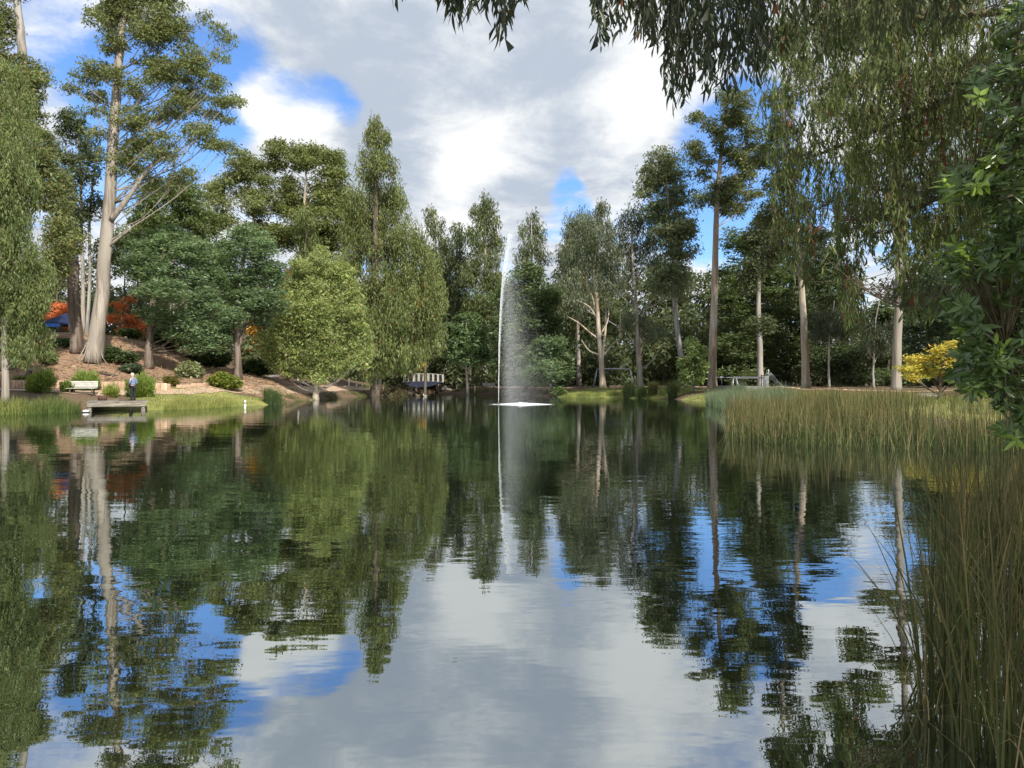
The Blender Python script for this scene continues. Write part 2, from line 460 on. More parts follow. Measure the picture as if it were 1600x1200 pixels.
# paths --------------------------------------------------------------
def spline(pts, n):
    pts = np.asarray(pts, float)
    q = np.vstack([2 * pts[0] - pts[1], pts, 2 * pts[-1] - pts[-2]])
    out = []
    for i in range(len(pts) - 1):
        p0, p1, p2, p3 = q[i:i + 4]
        for k in range(n):
            u = k / n
            out.append(.5 * ((2 * p1) + (-p0 + p2) * u + (2 * p0 - 5 * p1 + 4 * p2 - p3) * u * u + (-p0 + 3 * p1 - 3 * p2 + p3) * u ** 3))
    out.append(pts[-1])
    return np.array(out)
def ribbon(name, pts, wdt, mt, dz=0.035):
    s_ = spline(pts, 24)
    T = unit(np.gradient(s_, axis=0)); N = np.stack([-T[:, 1], T[:, 0]], 1)
    k = 7
    vs_, fs = [], []
    for i, (p, n_) in enumerate(zip(s_, N)):
        ww = wdt * (1 + .12 * math.sin(i * .7) + .06 * math.sin(i * 1.9))
        for j in range(k):
            q = p + n_ * ww * (j / (k - 1) - .5)
            vs_.append((q[0], q[1], 0))
    vs_ = np.array(vs_); vs_[:, 2] = ground(vs_[:, 0], vs_[:, 1]) + dz
    for i in range(len(s_) - 1):
        for j in range(k - 1):
            a = i * k + j
            fs.append((a, a + 1, a + k + 1, a + k))
    mb = MB(); mb.add(vs_, fs, True)
    return tag(mb.build(name, mt), kind='structure')
ribbon('path', [(-36, 51.5), (-30, 53.3), (-27.4, 56), (-25.2, 60.2), (-23.6, 68), (-23.4, 80), (-22.6, 98), (-21.0, 114), (-19.6, 124), (-18.9, 127.6)], 2.0, MAT['path_mat'])
ribbon('path', [(-10.6, 127.8), (-6, 125), (-1, 119), (5, 110), (12, 104.5), (22, 103), (34, 101)], 1.9, MAT['path_mat'])

# ------------------------------------------------------------------ foliage machinery
TRI = [0]
def col_var(base, n, hue=0.10, val=0.22, rare=None, rare_p=0.0):
    c = np.tile(np.asarray(base, float), (n, 1))
    c *= (1 + rng.normal(0, val, (n, 1))).clip(0.45, 1.7)
    c[:, 0] *= (1 + rng.normal(0, hue, n)).clip(.6, 1.5)
    c[:, 2] *= (1 + rng.normal(0, hue, n)).clip(.6, 1.5)
    if rare is not None:
        k = rng.random(n) < rare_p
        c[k] = np.asarray(rare) * rng.uniform(.7, 1.2, (k.sum(), 1))
    return c.clip(0.004, 0.9)

def leaf_verts(pos, D, S, L, W, quad=False):
    D = unit(D); S = S - D * (S * D).sum(1, keepdims=True); S = unit(S)
    L = np.asarray(L).reshape(-1, 1); W = np.asarray(W).reshape(-1, 1)
    if quad:
        nrm = np.cross(D, S)
        a = pos; b_ = pos + D * L * .42 + S * W * .5 + nrm * W * .12; c_ = pos + D * L - nrm * L * .06; d_ = pos + D * L * .42 - S * W * .5 + nrm * W * .12
        return np.stack([a, b_, c_, d_], 1).reshape(-1, 3), 4
    a = pos - S * W * .5; b_ = pos + S * W * .5; c_ = pos + D * L
    return np.stack([a, b_, c_], 1).reshape(-1, 3), 3

def blob_leaves(blobs, Y, kind, dens, lpx, spread=0.9, sub_px=11.0, depth_jit=0.45, shell=0.5):
    """blobs: (cx, cy, rx, ry) in photo pixels at distance Y. Returns leaf positions, directions, sides, lengths, widths, clump ids and clump centres"""
    s_ = Y / F
    pos_all, cl_id, cl_c, bl_c = [], [], [], []
    nid = 0
    if kind == 'dome':
        bb = np.array(blobs, float); ext = []
        for q in bb:
            j = np.argsort(np.hypot(bb[:, 0] - q[0], bb[:, 1] - q[1]))[1 + rng.integers(0, 3)]
            m_ = (q + bb[j]) / 2
            ext.append((m_[0] + rng.normal(0, 6), m_[1] + rng.normal(0, 6), m_[2] * rng.uniform(.45, .75), m_[3] * rng.uniform(.6, 1.0)))
        blobs = [(q[0] + rng.normal(0, 3), q[1] + rng.normal(0, 3), q[2] * rng.uniform(.7, 1.0), q[3] * rng.uniform(.8, 1.35)) for q in blobs] + ext
    for bi, (cx, cy, rx, ry) in enumerate(blobs):
        k_ = 1.30 if kind == 'dome' else 1.1
        rx *= k_ * .95; ry *= k_ * (1.12 if kind == 'dome' else 1.0)
        c = P(cx, cy, Y)
        dr = min(max(rx, ry), 1.3 * rx) * s_
        c[1] += rng.normal(0, depth_jit) * dr
        bl_c.append(c)
        area = math.pi * rx * ry
        ns = max(3, int(round(area / (sub_px * sub_px * 1.5))))
        u = unit(rng.normal(size=(ns, 3))); u[:, 2] = u[:, 2] * .95 + .08
        rr = rng.random(ns) ** (1.0 / 3 if shell <= 0 else shell * .7)
        cc = c + u * rr[:, None] * np.array([rx * s_, dr, ry * s_]) * .92
        nl = max(60, int(area / (lpx * lpx * .19) * dens * {'weep': 5.2, 'wattle': 5.0, 'broad': 4.6, 'euc': 4.8, 'dome': 3.9}[kind]))
        w_ = rng.uniform(.5, 1.5, ns); w_ /= w_.sum()
        ids = rng.choice(ns, nl, p=w_)
        rs = (sub_px * s_) * rng.uniform(.7, 1.3, ns)[ids][:, None]
        g = rng.normal(size=(nl, 3)) * .5
        g = np.where(np.linalg.norm(g, axis=1, keepdims=True) > 1.25, g * .6, g)
        sh = {'weep': (0.75, .75, 1.55), 'wattle': (1.35, 1.35, .55), 'broad': (1.05, 1.05, .8), 'euc': (1.15, 1.15, .75), 'dome': (1.55, 1.55, .8)}[kind]
        pp_ = cc[ids] + g * rs * np.array(sh) * spread * 1.2
        un = rng.random(nl) < {'dome': .15, 'wattle': .3}.get(kind, .36)
        uu = unit(rng.normal(size=(nl, 3))) * (rng.random((nl, 1)) ** .40) * np.array([rx * s_, dr, ry * s_]) * 1.03
        pp_[un] = (c + uu)[un]
        pos_all.append(pp_)
        cl_id.append(ids + nid); nid += ns; cl_c.append(cc)
    pos = np.vstack(pos_all); cid = np.concatenate(cl_id); cc = np.vstack(cl_c)
    n = len(pos)
    r_ = rng.normal(size=(n, 3)); h = rng.normal(size=(n, 3)); h[:, 2] *= .25; h = unit(h)
    if kind == 'weep': D = np.array([0, 0, -1.0]) + .42 * r_; S = h
    elif kind == 'wattle': D = h + np.array([0, 0, -.15]); S = np.cross(D, np.array([0, 0, .8]) + .75 * r_)
    elif kind == 'euc' or kind == 'dome': D = h * .8 + np.array([0, 0, -.55]); S = rng.normal(size=(n, 3))
    else: D = h + np.array([0, 0, -.25]); S = np.cross(D, np.array([0, 0, .9]) + .6 * r_)
    L = lpx * 1.12 * s_ * rng.uniform(.65, 1.3, n)
    wr = {'weep': .30, 'wattle': .42, 'broad': .62, 'euc': .42, 'dome': .42}[kind]
    return pos, D, S, L, L * wr * rng.uniform(.8, 1.2, n), cid, cc, np.array(bl_c)

def make_tree(name, label, cat, Y, trunk_px, r_px, blobs, kind='euc', col=(.1, .13, .05), dens=1.0, lpx=4.6, bark='bark_grey', group=None,
              limbs=True, twigs=3, extra=None, rare=None, rare_p=0.0, sub_px=11.0, base_y=None, val=.2, limb_k=.34, quad=False, spread=.9, shell=.5, stems=None, clump_val=.16, limb_stop=0.0, limbset=None):
    """trunk_px: photo pixels from the foot up; r_px: trunk half width in pixels at foot and at top"""
    s_ = Y / F
    bx = (trunk_px[0][0] - 800) * s_
    bz = G(bx, Y) - .08
    base = np.array((bx, Y, bz))
    root = empty(name, base, label, cat, group)
    pts = [P(x, y, Y) for x, y in trunk_px]
    pts[0][2] = bz
    if len(pts) > 1 and pts[1][2] < bz + .3: pts[1][2] = bz + .6
    pts = spline(pts, 5)
    pts[:, 1] += np.cumsum(rng.normal(0, .05, len(pts))) * min(1.0, .02 * Y)
    hgt_ = np.linspace(0, 1, len(pts))
    rad = (r_px[0] + (r_px[1] - r_px[0]) * hgt_) * s_
    rad = rad * (1 + .30 * np.exp(-hgt_ * 20))
    tb = MB()
    tb.tube(pts - base, rad, 14, wob=.025)
    for st in (stems or []):
        q = [P(x, y, Y) for x, y in st[0]]
        q = spline(q, 5); q[:, 1] += np.linspace(0, 1, len(q)) * rng.normal(0, 1.0)
        tb.tube(q - base, np.linspace(st[1], st[2], len(q)) * s_ * (1.25 if st[1] < 2 else 1), 7, wob=.04)
    if blobs:
        pos, D, S, L, W_, cid, cc, bc = blob_leaves(blobs, Y, kind, dens, lpx, sub_px=sub_px, spread=spread, shell=shell)
        if limbs:
            for bi, c in enumerate(bc):
                if limbset is not None and bi not in limbset: continue
                dh = np.hypot(pts[:, 0] - c[0], pts[:, 1] - c[1])
                want = c[2] - .75 * dh - .4
                k = int(np.argmin(np.abs(pts[:, 2] - want) + (hgt_ < .12) * 50))
                a = pts[k]
                ln = np.linalg.norm(c - a)
                if ln < .3: continue
                mid = a + (c - a) * .5 + np.array((0, 0, -.08 * ln)) + rng.normal(0, .05 * ln, 3)
                lr = min(rad[k] * .6, max(.05, limb_k * rad[0] * (.35 + .02 * ln)))
                lp = spline([a, mid, c], 4)
                tb.tube(lp - base, np.linspace(lr, lr * .35, len(lp)), 6, cap=False, wob=.05)
                near = np.argsort(np.linalg.norm(cc - c, axis=1))[:max(twigs * 3, 1)]
                for j in rng.permutation(near)[:twigs]:
                    e = cc[j]
                    st_ = lp[int(len(lp) * rng.uniform(.45, .95))]
                    m_ = (st_ + e) / 2 + rng.normal(0, .06, 3) * np.linalg.norm(e - st_)
                    tb.tube(np.array([st_, m_, e]) - base, [lr * .3, lr * .2, lr * .08], 4, cap=False)
        cols = col_var(np.array(col) * {'weep': 1.18, 'euc': 1.3, 'dome': 1.4, 'wattle': 1.8, 'broad': 1.6}[kind], len(pos), val=val, rare=rare, rare_p=rare_p)
        cv = (1 + rng.normal(0, clump_val, len(cc))).clip(.6, 1.5)
        cols *= cv[cid][:, None]
        vts, k = leaf_verts(pos - base, D, S, L, W_, quad)
        TRI[0] += len(pos) * (k - 2)
        me = np_mesh('crown', vts, k, cols.clip(.004, .9), MAT['leaf'])
        link('crown', me, root)
    tb.build('trunk', MAT[bark], root)
    return root

OLIVE = (.138, .158, .064); GREEN = (.105, .145, .045); BLUEG = (.088, .125, .066); GREYG = (.105, .125, .075)
YELG = (.21, .25, .065); DARK = (.050, .072, .030); MIDG = (.095, .125, .042)
# ------------------------------------------------------------------ left bank trees
make_tree('weeping_gum', 'olive weeping gum with slender white trunk at the left edge of the photo', 'tree', 44,
          [(8, 600), (9, 540), (5, 430), (0, 300), (-6, 150)], (5.2, 2),
          [(5, 215, 48, 70), (25, 300, 52, 75), (10, 390, 62, 80), (5, 470, 58, 60), (-8, 530, 60, 38), (34, 545, 22, 20), (-60, 300, 60, 150), (-60, 470, 60, 80), (-10, 150, 40, 60), (46, 440, 20, 50)],
          'weep', (.142, .172, .066), 1.0, 5.4, 'bark_pale', limb_k=.3)
make_tree('tall_gum', 'tall gum at the upper left corner with bare upper trunk against blue sky', 'tree', 62,
          [(10, 545), (22, 380), (38, 200), (37, 95), (30, 20), (22, -60), (20, -150)], (10, 3),
          [(8, 40, 26, 40), (0, 110, 34, 40), (42, 115, 26, 26), (55, 140, 22, 28), (22, 160, 34, 36), (40, 190, 30, 30), (70, 240, 26, 36), (45, 260, 34, 40), (85, 300, 28, 40), (95, 370, 26, 45), (20, -30, 34, 30), (0, -90, 40, 40), (40, -120, 34, 36), (75, 420, 30, 40)],
          'euc', OLIVE, .85, 4.8, 'bark_grey', rare=(.2, .12, .05), rare_p=.03)
make_tree('twin_stem_gum', 'slim twin stemmed gum with dark airy crown left of the tallest trunk', 'tree', 76,
          [(128, 548), (130, 440), (128, 330), (122, 180)], (3.6, 1.4),
          [(122, 190, 16, 22), (108, 205, 16, 22), (135, 225, 16, 28), (104, 250, 20, 24), (140, 270, 18, 26), (112, 290, 22, 24), (98, 325, 22, 26), (150, 320, 14, 24), (128, 350, 24, 28), (100, 385, 24, 28), (150, 395, 16, 25)],
          'euc', (.075, .095, .045), .62, 4.4, 'bark_grey', stems=[([(134, 546), (138, 440), (136, 330), (146, 230)], 3.2, 1.0)], sub_px=9)
make_tree('broken_trunk', 'dark fissured broken off tree trunk beside the tall pale gum', 'tree trunk', 68,
          [(122, 556), (119, 500), (116, 440), (115, 402)], (9.5, 7.5), [], bark='bark_brown', limbs=False)
TALL = make_tree('tall_gum', 'tallest gum with leaning pale trunk rising out of the mulch slope', 'tree', 66,
          [(146, 560), (154, 490), (163, 400), (171, 300), (177, 210), (182, 140), (188, 70), (196, 0), (204, -60), (206, -110)], (11.5, 3),
          [(165, 20, 26, 20), (200, 8, 28, 20), (240, 25, 40, 17), (175, 58, 24, 15), (225, 55, 36, 16), (270, 50, 28, 16), (325, 35, 12, 7), (356, 55, 15, 8), (158, 108, 26, 13), (190, 124, 24, 12), (120, 133, 14, 7), (146, 150, 13, 8),
           (235, 90, 34, 13), (272, 112, 32, 13), (308, 92, 22, 13), (332, 128, 20, 12), (250, 126, 24, 10), (292, 142, 28, 10), (352, 152, 20, 9), (372, 155, 9, 9), (212, 146, 18, 9), (282, 166, 32, 10), (325, 176, 15, 10), (210, 190, 26, 10),
           (250, 184, 20, 9), (160, 206, 15, 7), (165, 246, 12, 7), (215, 226, 32, 9), (262, 224, 26, 9), (310, 214, 26, 10), (348, 224, 15, 10), (200, 256, 22, 9), (258, 246, 26, 8), (288, 268, 18, 8), (242, 282, 26, 9),
           (180, -30, 30, 18), (230, -25, 36, 18), (275, -15, 26, 14), (200, -70, 34, 20), (250, -75, 30, 18), (210, -120, 26, 20), (300, -50, 20, 12)],
          'dome', (.120, .140, .056), .62, 4.4, 'bark_pale', sub_px=9, twigs=4, limb_k=.12, rare=(.24, .23, .1), rare_p=.05,
          stems=[([(173, 345), (205, 310), (240, 268), (268, 252)], 5.0, 2.0), ([(170, 385), (190, 372), (210, 360)], 2.6, 1.2)], spread=.85)
make_tree('red_maple', 'orange red maple behind the broken trunk under the blue canopy', 'tree', 84, [(98, 545), (97, 505), (96, 478)], (2.2, 1),
          [(92, 478, 14, 9), (104, 486, 12, 9), (90, 500, 14, 9), (102, 510, 12, 8), (82, 492, 9, 9)], 'wattle', (.35, .115, .045), .55, 3.8, 'bark_dark', sub_px=7, clump_val=.2)
make_tree('red_maple', 'small orange red maple in the shade right of the tall pale gum', 'tree', 80, [(203, 552), (201, 520), (196, 480)], (2.0, .9),
          [(190, 478, 9, 12), (184, 500, 12, 9), (200, 498, 13, 9), (213, 508, 14, 9), (196, 515, 13, 8), (204, 467, 6, 7), (216, 520, 10, 7)], 'wattle', (.35, .115, .045), .55, 3.8, 'bark_dark', sub_px=7, clump_val=.2)
make_tree('blackwood_tree', 'broad blue green tree with dark layered crown above the mulch slope', 'tree', 69, [(233, 575), (234, 530), (238, 480), (250, 420), (262, 370)], (6.5, 2),
          [(258, 372, 40, 22), (225, 398, 36, 22), (296, 392, 36, 22), (210, 424, 24, 16), (255, 425, 40, 22), (310, 432, 36, 22), (238, 460, 26, 18), (282, 462, 36, 20), (322, 470, 26, 20), (256, 495, 28, 15), (298, 500, 32, 18), (318, 520, 24, 16), (280, 522, 24, 14), (300, 540, 26, 14), (330, 538, 18, 14)],
          'wattle', BLUEG, 1.05, 4.6, 'bark_brown', clump_val=.22)
make_tree('blackwood_tree', 'rounded blue green tree with forked dark trunk behind the clipped bush', 'tree', 73, [(372, 580), (371, 545), (369, 500), (376, 440), (386, 380)], (6, 2),
          [(388, 368, 26, 20), (366, 395, 26, 20), (410, 395, 28, 22), (352, 430, 24, 20), (388, 430, 34, 22), (428, 428, 20, 22), (360, 468, 30, 20), (400, 468, 34, 20), (430, 470, 18, 22), (372, 498, 26, 15), (345, 505, 20, 15), (406, 494, 22, 13), (345, 528, 18, 14)],
          'wattle', (.082, .118, .062), 1.05, 4.6, 'bark_brown', stems=[([(372, 545), (384, 505), (395, 470)], 3.2, 1.5)], clump_val=.22)
make_tree('gum_tree', 'bushy olive gum behind the two blue green trees, tree top below the tallest crown', 'tree', 92, [(270, 550), (270, 440), (272, 320)], (5, 2),
          [(272, 292, 24, 20), (245, 312, 26, 24), (300, 315, 26, 24), (222, 340, 24, 24), (270, 345, 40, 26), (318, 348, 22, 26), (190, 390, 26, 40), (240, 380, 40, 30), (310, 390, 36, 40)],
          'euc', MIDG, .85, 4.6, 'bark_grey')
make_tree('umbrella_gum', 'flat topped gum left of the pair on the skyline', 'tree', 112, [(405, 560), (404, 430), (398, 340), (390, 280)], (3.4, 1.4),
          [(378, 258, 28, 9), (402, 268, 24, 9), (362, 283, 20, 8), (420, 286, 16, 8), (345, 318, 20, 9), (340, 290, 12, 7), (385, 300, 22, 9), (408, 322, 22, 10), (360, 340, 22, 10), (335, 345, 16, 9), (395, 350, 26, 12), (420, 365, 24, 14)],
          'dome', OLIVE, .9, 4.2, 'bark_grey', sub_px=9, limb_k=.3)
make_tree('umbrella_gum', 'wide domed gum on the skyline between flat topped gum and pointed gum', 'tree', 114, [(478, 560), (478, 420), (476, 340), (480, 270)], (3.8, 1.4),
          [(445, 245, 24, 9), (480, 236, 26, 9), (505, 244, 20, 9), (432, 262, 14, 8), (470, 262, 26, 9), (520, 262, 16, 10), (490, 280, 28, 10), (450, 290, 18, 8), (530, 285, 20, 14), (515, 310, 26, 16), (470, 318, 26, 12), (545, 320, 18, 20), (440, 335, 22, 14), (490, 345, 34, 18), (540, 360, 26, 24), (450, 375, 30, 20), (500, 390, 34, 24)],
          'dome', (.125, .145, .052), .9, 4.2, 'bark_grey', sub_px=9, limb_k=.3)
make_tree('conical_tree', 'soft light green conical tree behind the round bright tree', 'tree', 102, [(470, 585), (472, 470), (478, 345)], (4, 1.2),
          [(480, 345, 14, 14), (475, 368, 20, 16), (482, 395, 26, 20), (465, 425, 28, 24), (495, 425, 26, 26), (455, 460, 30, 30)], 'weep', (.135, .165, .058), 1, 4.4, 'bark_brown')
make_tree('pointed_gum', 'tall pointed gum whose drooping olive skirt reaches the water', 'tree', 98, [(588, 603), (588, 520), (586, 420), (588, 300), (592, 192)], (8.5, 1.4),
          [(588, 198, 12, 10), (582, 218, 14, 13), (600, 220, 14, 14), (588, 245, 24, 16), (605, 265, 20, 18), (578, 272, 18, 20), (595, 298, 32, 20), (565, 320, 22, 24), (615, 325, 24, 26), (590, 345, 34, 24), (555, 365, 30, 28), (635, 375, 30, 32), (600, 390, 42, 30),
           (545, 415, 30, 34), (660, 425, 32, 38), (610, 440, 46, 34), (570, 465, 36, 34), (680, 470, 22, 36), (635, 490, 46, 36), (590, 520, 40, 34), (668, 525, 30, 34), (625, 555, 42, 28), (590, 570, 26, 22), (640, 562, 24, 18)],
          'weep', (.138, .165, .060), .9, 4.8, 'bark_dark', limb_k=.25, rare=(.22, .1, .05), rare_p=.02)
egg = []
for yy_ in range(402, 592, 15):
    hw_ = np.interp(yy_, [395, 410, 430, 460, 490, 520, 550, 572, 592], [8, 30, 48, 62, 72, 81, 84, 74, 34])
    cx_ = 502 - .06 * (yy_ - 400)
    n_ = max(1, int(round(hw_ / 13)))
    for q_ in range(n_):
        egg.append((cx_ + (hw_ - 15) * ((2 * q_ / (n_ - 1) - 1) if n_ > 1 else 0) + rng.normal(0, 4), yy_ + rng.normal(0, 4), rng.uniform(15, 21), rng.uniform(12, 17)))
egg += [(500, 480, 44, 40), (497, 530, 62, 38)]
make_tree('round_tree', 'bright green egg shaped tree with short trunk on the left bank', 'tree', 79, [(493, 615), (495, 592), (500, 540), (503, 450)], (5.0, 2),
          egg, 'euc', (.195, .228, .085), .62, 4.2, 'bark_grey', clump_val=.16, sub_px=8, limb_k=.2, twigs=1)
make_tree('golden_tree', 'golden orange autumn tree half hidden left of the round bright tree', 'tree', 96, [(402, 580), (403, 540), (405, 500)], (2.4, 1),
          [(408, 505, 12, 12), (398, 525, 14, 14), (412, 535, 16, 14), (402, 550, 14, 10), (392, 545, 10, 10)], 'broad', (.36, .20, .035), 1.0, 4.4, 'bark_dark', sub_px=8)
make_tree('russet_conifer', 'narrow russet tip showing above the round bright tree shoulder', 'tree', 94, [(450, 585), (450, 500), (449, 420)], (2.4, .6),
          [(449, 428, 4, 9), (450, 442, 7, 9), (448, 460, 9, 12), (446, 480, 10, 14)], 'weep', (.30, .07, .03), .9, 4.0, 'bark_dark', sub_px=6)
make_tree('golden_tree', 'yellow orange autumn tree behind the drooping skirt of the pointed gum', 'tree', 116, [(664, 590), (666, 520), (668, 455)], (2.4, .8),
          [(668, 458, 9, 12), (662, 478, 11, 12), (674, 490, 10, 12), (655, 505, 10, 12), (652, 570, 12, 9), (660, 545, 12, 12)], 'broad', (.34, .19, .035), .7, 4.2, 'bark_dark', sub_px=7)
# ------------------------------------------------------------------ far bank
make_tree('gum_tree', 'slender gum with small pointed top just right of the pointed gum', 'tree', 138, [(684, 590), (684, 470), (678, 330)], (2.4, .8),
          [(674, 338, 11, 13), (682, 358, 14, 15), (690, 385, 17, 18), (676, 410, 18, 20), (700, 425, 18, 24), (690, 460, 22, 26)], 'weep', (.110, .130, .055), .7, 4.4, 'bark_grey', sub_px=9)
make_tree('gum_tree', 'lower slender gum between two taller ones left of the fountain', 'tree', 134, [(718, 590), (716, 480), (714, 355)], (2.4, .8),
          [(713, 360, 10, 11), (718, 382, 13, 15), (708, 405, 14, 17), (724, 425, 16, 20), (712, 455, 20, 22), (726, 480, 20, 22)], 'weep', (.095, .118, .05), .65, 4.4, 'bark_grey', sub_px=9)
make_tree('gum_tree', 'tallest gum directly left of the fountain jet', 'tree', 128, [(757, 595), (756, 480), (760, 320)], (3.2, .9),
          [(766, 322, 14, 12), (745, 332, 13, 14), (762, 348, 22, 16), (744, 372, 20, 18), (770, 380, 18, 20), (755, 410, 28, 20), (738, 435, 22, 22), (770, 445, 22, 26), (752, 475, 28, 24), (765, 510, 24, 26)], 'weep', (.105, .128, .05), .75, 4.6, 'bark_grey', sub_px=9)
make_tree('gum_tree', 'sparse upright gum right of the fountain jet with sky through its crown', 'tree', 126, [(832, 600), (832, 480), (830, 340)], (2.6, .8),
          [(832, 342, 10, 11), (822, 360, 13, 13), (842, 366, 15, 14), (830, 388, 20, 15), (848, 405, 14, 14), (818, 408, 14, 15)], 'weep', (.115, .135, .062), .6, 4.4, 'bark_grey', sub_px=9)
make_tree('small_tree', 'small rounded tree on thin trunk beside the bridge', 'tree', 112, [(732, 608), (729, 585), (728, 550), (729, 500)], (2.4, 1),
          [(728, 500, 18, 14), (712, 520, 20, 16), (745, 522, 20, 16), (728, 540, 34, 16), (706, 552, 16, 12), (750, 552, 18, 13), (728, 562, 26, 9)], 'broad', (.080, .115, .055), .9, 4.4, 'bark_grey')
make_tree('wattle_tree', 'dense dark wattle right behind the fountain spray', 'tree', 106, [(822, 606), (822, 560), (824, 470)], (3.5, 1.2),
          [(826, 435, 30, 22), (800, 465, 28, 26), (846, 468, 30, 26), (822, 500, 44, 28), (790, 520, 26, 28), (856, 515, 26, 28), (815, 550, 44, 28), (786, 570, 22, 22), (815, 588, 36, 14)], 'broad', (.072, .100, .045), .95, 4.6, 'bark_dark')
make_tree('wattle_tree', 'low spreading dark wattle at the water right of the fountain', 'tree', 98, [(860, 608), (860, 580), (858, 540)], (2.6, 1.2),
          [(858, 540, 26, 16), (840, 560, 26, 18), (876, 560, 20, 18), (856, 580, 38, 16), (832, 588, 20, 12), (878, 590, 16, 12)], 'broad', (.085, .120, .060), 1.0, 4.6, 'bark_grey')
make_tree('grey_gum', 'rounded grey green gum at the left end of the far right grove', 'tree', 118, [(905, 598), (903, 480), (908, 340)], (3.6, 1.2),
          [(940, 328, 14, 12), (920, 346, 22, 15), (895, 360, 18, 17), (915, 375, 30, 18), (886, 395, 20, 22), (925, 405, 28, 22), (895, 430, 26, 24), (880, 470, 22, 28), (910, 470, 24, 28)], 'weep', (.125, .142, .085), .8, 4.6, 'bark_grey')
make_tree('bare_limbed_gum', 'grey green gum with tan forked trunk in front of the swing', 'tree', 97, [(942, 611), (940, 570), (936, 530), (932, 470), (928, 430), (922, 380)], (5.0, 1.2),
          [(915, 360, 26, 18), (940, 380, 24, 18), (900, 398, 24, 18), (925, 408, 26, 16), (952, 415, 20, 16), (905, 435, 20, 16), (940, 440, 22, 14), (905, 470, 16, 12)], 'weep', (.125, .145, .092), .62, 4.6, 'bark_tan',
          stems=[([(941, 560), (945, 530), (948, 490), (944, 450)], 2.6, 1.0), ([(944, 555), (956, 540), (968, 530), (978, 520)], 1.3, .4), ([(936, 530), (922, 520), (905, 505), (888, 495)], 1.4, .4), ([(934, 500), (920, 480), (900, 470)], 1.2, .4), ([(938, 555), (920, 548), (908, 532)], 1.2, .4), ([(940, 520), (950, 500), (952, 470)], 1.2, .4), ([(932, 490), (924, 460), (915, 440), (905, 425)], 1.3, .5)], limb_k=.2)
make_tree('bare_limbed_gum', 'grey green gum with pale trunk and many bare rising limbs', 'tree', 95, [(1001, 609), (998, 570), (995, 520), (992, 470), (988, 420), (986, 360)], (4.6, 1.2),
          [(985, 338, 22, 12), (1005, 352, 24, 16), (968, 360, 22, 18), (1022, 378, 22, 18), (990, 382, 28, 16), (965, 395, 24, 18), (1012, 408, 26, 16), (975, 425, 24, 16), (1030, 425, 18, 16), (962, 450, 16, 14), (1018, 520, 26, 14), (985, 500, 20, 14)], 'weep', (.128, .148, .098), .55, 4.6, 'bark_pale',
          stems=[([(994, 525), (1004, 500), (1015, 475), (1038, 455)], 1.7, .5), ([(995, 500), (1006, 485), (1025, 475), (1040, 470)], 1.4, .4), ([(993, 480), (985, 465), (968, 440), (955, 420)], 1.7, .5), ([(993, 540), (980, 520), (965, 510), (950, 500)], 1.3, .4), ([(1000, 578), (1012, 570), (1024, 555), (1032, 540)], 1.4, .4), ([(997, 545), (1004, 535), (1016, 520)], 1.2, .4), ([(991, 450), (1002, 425), (1020, 412), (1034, 395)], 1.5, .4), ([(990, 460), (980, 440), (962, 425)], 1.2, .4), ([(988, 430), (983, 395), (978, 370)], 1.5, .5)], limb_k=.2)
make_tree('leaning_gum', 'leaning pale gum behind the light green shrub', 'tree', 92, [(1076, 611), (1068, 575), (1060, 530), (1054, 470), (1050, 400), (1044, 330), (1040, 260)], (5.2, 1.4),
          [(1038, 248, 22, 12), (1020, 265, 18, 12), (1055, 268, 22, 13), (1035, 285, 26, 12), (1012, 300, 16, 12), (1065, 300, 20, 14), (1042, 318, 26, 14), (1020, 335, 18, 14), (1062, 345, 24, 16), (1040, 365, 28, 16), (1070, 385, 22, 18), (1048, 405, 24, 18), (1030, 440, 20, 18), (1062, 440, 20, 20)], 'dome', (.118, .138, .076), .62, 4.4, 'bark_grey', sub_px=9)
make_tree('tall_gum', 'tall gum with straight tan trunk and airy top on the far right bank', 'tree', 86, [(1113, 612), (1113, 560), (1115, 480), (1117, 400), (1119, 330), (1124, 260), (1130, 190), (1138, 150)], (7.0, 1.6),
          [(1085, 240, 17, 9), (1098, 252, 14, 8), (1132, 232, 24, 9), (1150, 246, 20, 9), (1090, 186, 15, 6), (1105, 196, 12, 6), (1146, 168, 22, 9), (1160, 186, 20, 9), (1130, 190, 16, 7), (1172, 212, 18, 10), (1112, 300, 20, 10), (1098, 316, 14, 9), (1140, 292, 22, 11), (1165, 270, 18, 10), (1172, 300, 18, 12), (1150, 320, 22, 11), (1140, 148, 16, 7), (1185, 240, 16, 12)],
          'dome', (.105, .122, .055), .8, 4.4, 'bark_tan', sub_px=8, stems=[([(1121, 300), (1105, 275), (1090, 260)], 1.5, .6), ([(1116, 440), (1100, 455), (1085, 462)], 1.0, .4)], limb_k=.2)
make_tree('light_green_shrub', 'feathery light green shrub between leaning gum and tall tan gum', 'shrub', 84, [(1084, 612), (1083, 590), (1080, 560)], (1.6, .7),
          [(1080, 535, 9, 10), (1086, 550, 15, 13), (1074, 568, 15, 13), (1092, 572, 14, 14), (1082, 590, 20, 12)], 'broad', (.165, .205, .085), .9, 4.2, 'bark_grey', sub_px=8)
